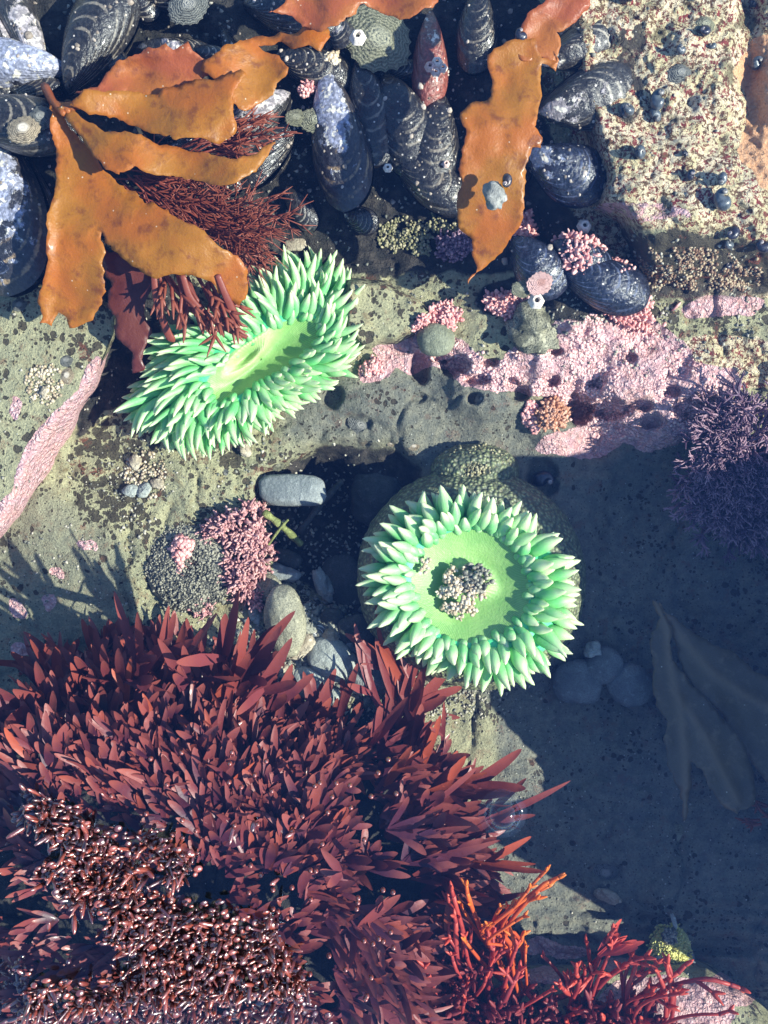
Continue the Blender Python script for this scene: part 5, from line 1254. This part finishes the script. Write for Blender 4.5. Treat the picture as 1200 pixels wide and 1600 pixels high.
# orange and crimson branching seaweeds, bottom right
def bush(label, stems, mat, R=5.0, depth=2, L=26, fill=0, c=(0, 1)):
    mb = MB(); R *= .82
    for pts in stems:
        P3 = [P(*p) for p in pts]; s = spline(P3, 14); cv = rr.uniform(*c)
        tube(mb, s, np.linspace(R, R * .8, 14) * (1 + .12 * np.sin(np.arange(14) * 1.3 + rr.random() * 6)), 7, np.stack([np.full(14, cv), np.linspace(0, .8, 14), np.zeros(14)], -1), flat=.8)
        d = s[-1] - s[-3]
        branching(mb, s[-1], d, L * .6, R * .8, 1, rr, .35, cv, .8)
        for q in range(2):       # slimmer sister stems from the same foot
            o2 = rr.normal(0, 9, 3); s2 = s + np.linspace(0, 1, 14)[:, None] * rr.normal(0, 22, 3) * [1, 1, .5] + o2; s2 = s2[:rr.integers(9, 14)]; m2 = len(s2)
            tube(mb, s2, np.linspace(R * .8, R * .6, m2), 6, np.stack([np.full(m2, rr.uniform(*c)), np.linspace(0, .7, m2), np.zeros(m2)], -1), flat=.8)
            branching(mb, s2[-1], s2[-1] - s2[-3], L * .55, R * .65, 1, rr, .35, rr.uniform(*c), .8)
        for q in range(fill):
            i = rr.integers(3, 13); d = (s[i] - s[i - 1]); d /= np.linalg.norm(d); d = d + rr.normal(0, .5, 3); branching(mb, s[i], d, L * rr.uniform(.6, 1), R * .75, depth - 1, rr, .35, cv, .8)
    p = stems[0][0]
    return tag(obj('branching_seaweed', mb, mat, None, P(*p)), label, 'seaweed', 'branching seaweeds at the bottom')
bush('bright orange branching seaweed whose tip nearly touches the long red blade', [[(810,1560,70),(800,1500,120),(790,1460,190),(805,1430,240),(845,1385,285),(858,1378,290)],[(800,1500,120),(775,1470,190),(768,1450,220),(778,1425,250)],[(790,1520,110),(760,1470,190),(738,1420,240),(730,1395,260)],
      [(806,1540,90),(795,1470,190),(760,1455,230),(800,1420,260),(840,1390,270)],[(810,1530,100),(812,1560,140),(800,1500,200),(815,1470,230)]], M_ORG, 4.6, 2, 22, 1, (.5, 1))
bush('red-orange upright seaweed left of the bright orange branches', [[(735,1640,60),(720,1540,140),(725,1470,210),(708,1400,260)],[(735,1640,60),(735,1560,140),(715,1500,210),(712,1440,250)],[(720,1640,60),(690,1580,150),(668,1520,220)],[(745,1640,60),(760,1560,150),(768,1500,220),(770,1480,230)],[(760,1640,60),(765,1600,140),(790,1560,200),(805,1530,215)]], M_CRIM, 5.0, 2, 26, 3, (.2, .8))
bush('crimson seaweed with a flat brush-like tip in front of the shale step', [[(920,1620,90),(915,1560,160),(935,1500,230),(955,1460,280)],[(915,1600,100),(930,1550,170),(960,1520,230),(990,1500,250)],[(925,1620,90),(890,1580,150),(905,1540,200),(900,1520,220)],[(910,1620,90),(900,1570,150),(880,1545,200)]], M_CRIM, 5.0, 2, 26, 3, (.3, .9))
for mbx, (x, y, a0) in [(1, (950, 1475, 0))]:
    mb = MB()
    for i in range(16):
        a = math.radians(rr.uniform(15, 70)); blade(mb, P(940 + rr.uniform(-6, 6), 1490 + rr.uniform(-5, 5), 262), (math.cos(a), math.sin(a), .2), rr.uniform(34, 56), 5, .1, None, (rr.uniform(.5, 1), 0, 0), 6)
    tag(obj('red_seaweed', mb, M_CRIM, None, P(945, 1480, 262)), 'bright crimson brush of flat blades pointing up right near the bottom', 'seaweed')
bush('crimson branching seaweed reaching right over the pink bottom rock', [[(1010,1640,100),(1010,1580,180),(1040,1545,230),(1100,1530,260),(1140,1538,265)],[(1000,1640,100),(990,1570,180),(1020,1545,230),(1060,1520,250)],[(1020,1640,100),(1040,1590,170),(1050,1560,220),(1048,1540,240)],[(990,1640,100),(980,1560,190),(990,1520,230)]], M_CRIM, 5.4, 2, 26, 3, (.3, 1))
def low_bush(label, x0, x1, y0, n, mat, R, seed):
    mb = MB(); r2 = np.random.default_rng(seed)
    for i in range(n):
        x = r2.uniform(x0, x1); y = r2.uniform(y0, 1660); z = 110 + r2.uniform(-10, 40)
        branching(mb, P(x, y, z), (r2.normal(0, .3), .5 + r2.normal(0, .2), .8), r2.uniform(20, 32), R * r2.uniform(.7, 1.1), 2, r2, .3, r2.random(), .9, 3)
    return tag(obj('branching_seaweed', mb, mat, None, P((x0 + x1) / 2, y0, 80)), label, 'seaweed', 'branching seaweeds at the bottom')
M_DKR = red_material('dark_red_branching_seaweed', (.07, .015, .03), (.16, .03, .04), (.30, .05, .05), (.3, .05, .04))
low_bush('dark maroon finger-like seaweed below the bright orange branches', 700, 880, 1560, 70, M_DKR, 4.6, 5)
low_bush('dark maroon finger-like seaweed between the crimson bushes at the bottom', 870, 1040, 1570, 70, M_DKR, 4.6, 6)
low_bush('crimson finger-like seaweed along the bottom edge', 860, 1010, 1590, 40, M_CRIM, 4.6, 7)
low_bush('dark red finger-like seaweed at the bottom, right of the burgundy mass', 650, 760, 1500, 60, M_DKR, 4.6, 8)
# reddish tip at the right edge under the dark kelp
filaments('small red seaweed tip at the right edge below the dark kelp', [(1195,1280)], 8, 14, 2.4, (140, 200), 40, 1)

# surface dimple where a seaweed tip pokes through
def meniscus(label, px, py, R):  # glossy dome standing in for the water's dimple around a seaweed tip
    s = NT('meniscus_film'); lw = s.n('ShaderNodeLayerWeight', {'Blend': .5}); g = s.n('ShaderNodeBsdfGlossy', {'Roughness': .04}); t = s.n('ShaderNodeBsdfTransparent')
    f = s.m_('ADD', .05, s.m_('MULTIPLY', s.m_('POWER', lw.outputs['Facing'], 3.0), .8)); mx = s.n('ShaderNodeMixShader', {0: f, 1: t.outputs[0], 2: g.outputs[0]}); s.t.links.new(mx.outputs[0], s.out.inputs[0])
    mb = MB(); th = np.linspace(0, 2 * np.pi, 40, endpoint=False); V = []
    for r, h in [(1.5, .0), (1.25, .03), (1.08, .12), (.98, .3), (.8, .55), (.5, .74), (.2, .82), (.02, .83)]: V.append(np.stack([R * r * np.cos(th), R * r * np.sin(th), 0 * th + h * R], -1))
    mb.add(np.concatenate(V) + P(px, py, WZ + .5), quads(8, 40, True)); tag(obj('water_meniscus', mb, s.m, None, P(px, py, WZ)), label, 'meniscus')
meniscus('large round bubble at the tip of a curled red blade', 785, 1271, 20)

# loose sand, grit and shell crumbs
def grit(label, cx, cy, rx, ry, n, smin, smax, mat, seed, cl=0):
    r2 = np.random.default_rng(seed); x = cx + r2.normal(0, rx, n * 2); y = cy + r2.normal(0, ry, n * 2)
    k = (vnoise(x, y, 30) > cl)
    x, y = x[k][:n], y[k][:n]; z = G(x, y); mb = MB()
    ico = np.array([[0, 0, 1], [.9, 0, .3], [-.4, .8, .2], [-.5, -.8, .3], [.3, .5, -.8], [.2, -.6, -.8], [-.8, 0, -.6]])
    fc = np.array([[0, 1, 2], [0, 2, 3], [0, 3, 1], [1, 4, 2], [2, 6, 3], [3, 5, 1], [1, 5, 4], [2, 4, 6], [3, 6, 5]])
    for i in range(len(x)):
        s_ = r2.uniform(smin, smax) * np.array([1, r2.uniform(.5, 1), .6]); a = r2.uniform(0, 6.28); R_ = np.array([[math.cos(a), -math.sin(a), 0], [math.sin(a), math.cos(a), 0], [0, 0, 1]])
        mb.add((ico * s_ + r2.normal(0, .15, (7, 3)) * smin) @ R_.T + P(x[i], y[i], z[i] + .5), None, fc, (r2.random(), r2.random(), 0))
    o = obj('gravel', mb, mat, None, P(cx, cy, G(cx, cy)), smooth=False); tag(o, label, 'gravel', kind='stuff')
M_GR1 = nub_material('mixed_gravel', (.16, .16, .13), (.55, .50, .40), (.05, .05, .04), .7)
grit('coarse sand and shell crumbs between the stones of the pebble bed', 500, 1030, 80, 46, 1500, 2, 7, M_GR1, 1)
grit('grit scattered over the dark hollow', 500, 850, 70, 70, 500, 1.5, 5, M_GR1, 2)
grit('pale grit collected below the round anemone', 690, 1080, 60, 26, 500, 1.5, 4.5, M_GR1, 3)
grit('fine specks on the shaded deep end', 980, 1200, 200, 200, 700, 1.0, 2.6, M_GR1, 4, .4)
grit('grit and barnacle crumbs on the left rock floor', 180, 800, 120, 120, 500, 1.2, 4, M_GR1, 5, .5)
grit('pale crumbs among the upper mussels', 380, 200, 300, 130, 900, 1.5, 5, M_GR1, 6, .45)
grit('crumbs on the layered ledge at the right', 1000, 470, 160, 50, 700, 1.5, 4.5, M_GR1, 7, .4)

r9 = np.random.default_rng(12); mb = MB()
for i in range(900):
    x, y = r9.uniform(0, 960), r9.uniform(0, 410)
    if y > 330 and x < 760: continue
    if vnoise(x, y, 38) < .5 and r9.random() < .8: continue
    z, nm = top(x, y)
    if 'mussel' not in nm and 'shell' not in nm and 'ground' not in nm: continue
    s_ = r9.uniform(.8, 2.8) if r9.random() < .93 else r9.uniform(3.5, 6); p = P(x, y, z)
    th = np.linspace(0, 2 * np.pi, 7, endpoint=False); rr_ = s_ * r9.uniform(.7, 1.2, 7)
    V = [np.stack([rr_ * k * np.cos(th), rr_ * k * np.sin(th), 0 * th + h * s_], -1) + p for k, h in [(1, -.5), (.9, .2), (.4, .55), (.05, .45)]]
    mb.add(np.concatenate(V), quads(4, 7, True), None, (r9.random(), r9.random(), 0))
o = obj('barnacle_crumbs', mb, nub_material('crusty_crumbs', (.22, .17, .13), (.60, .50, .42), (.10, .08, .06), .6), None, P(400, 200, 150)); tag(o, 'tiny pale barnacles and crumbs crusting the upper mussels', 'barnacles', kind='stuff')

grit('mixed small stones filling the sunny pebble bed', 490, 1010, 62, 44, 420, 5, 12, stone_material('mixed_stone', (.20, .21, .18), (.36, .35, .28), .6), 31)
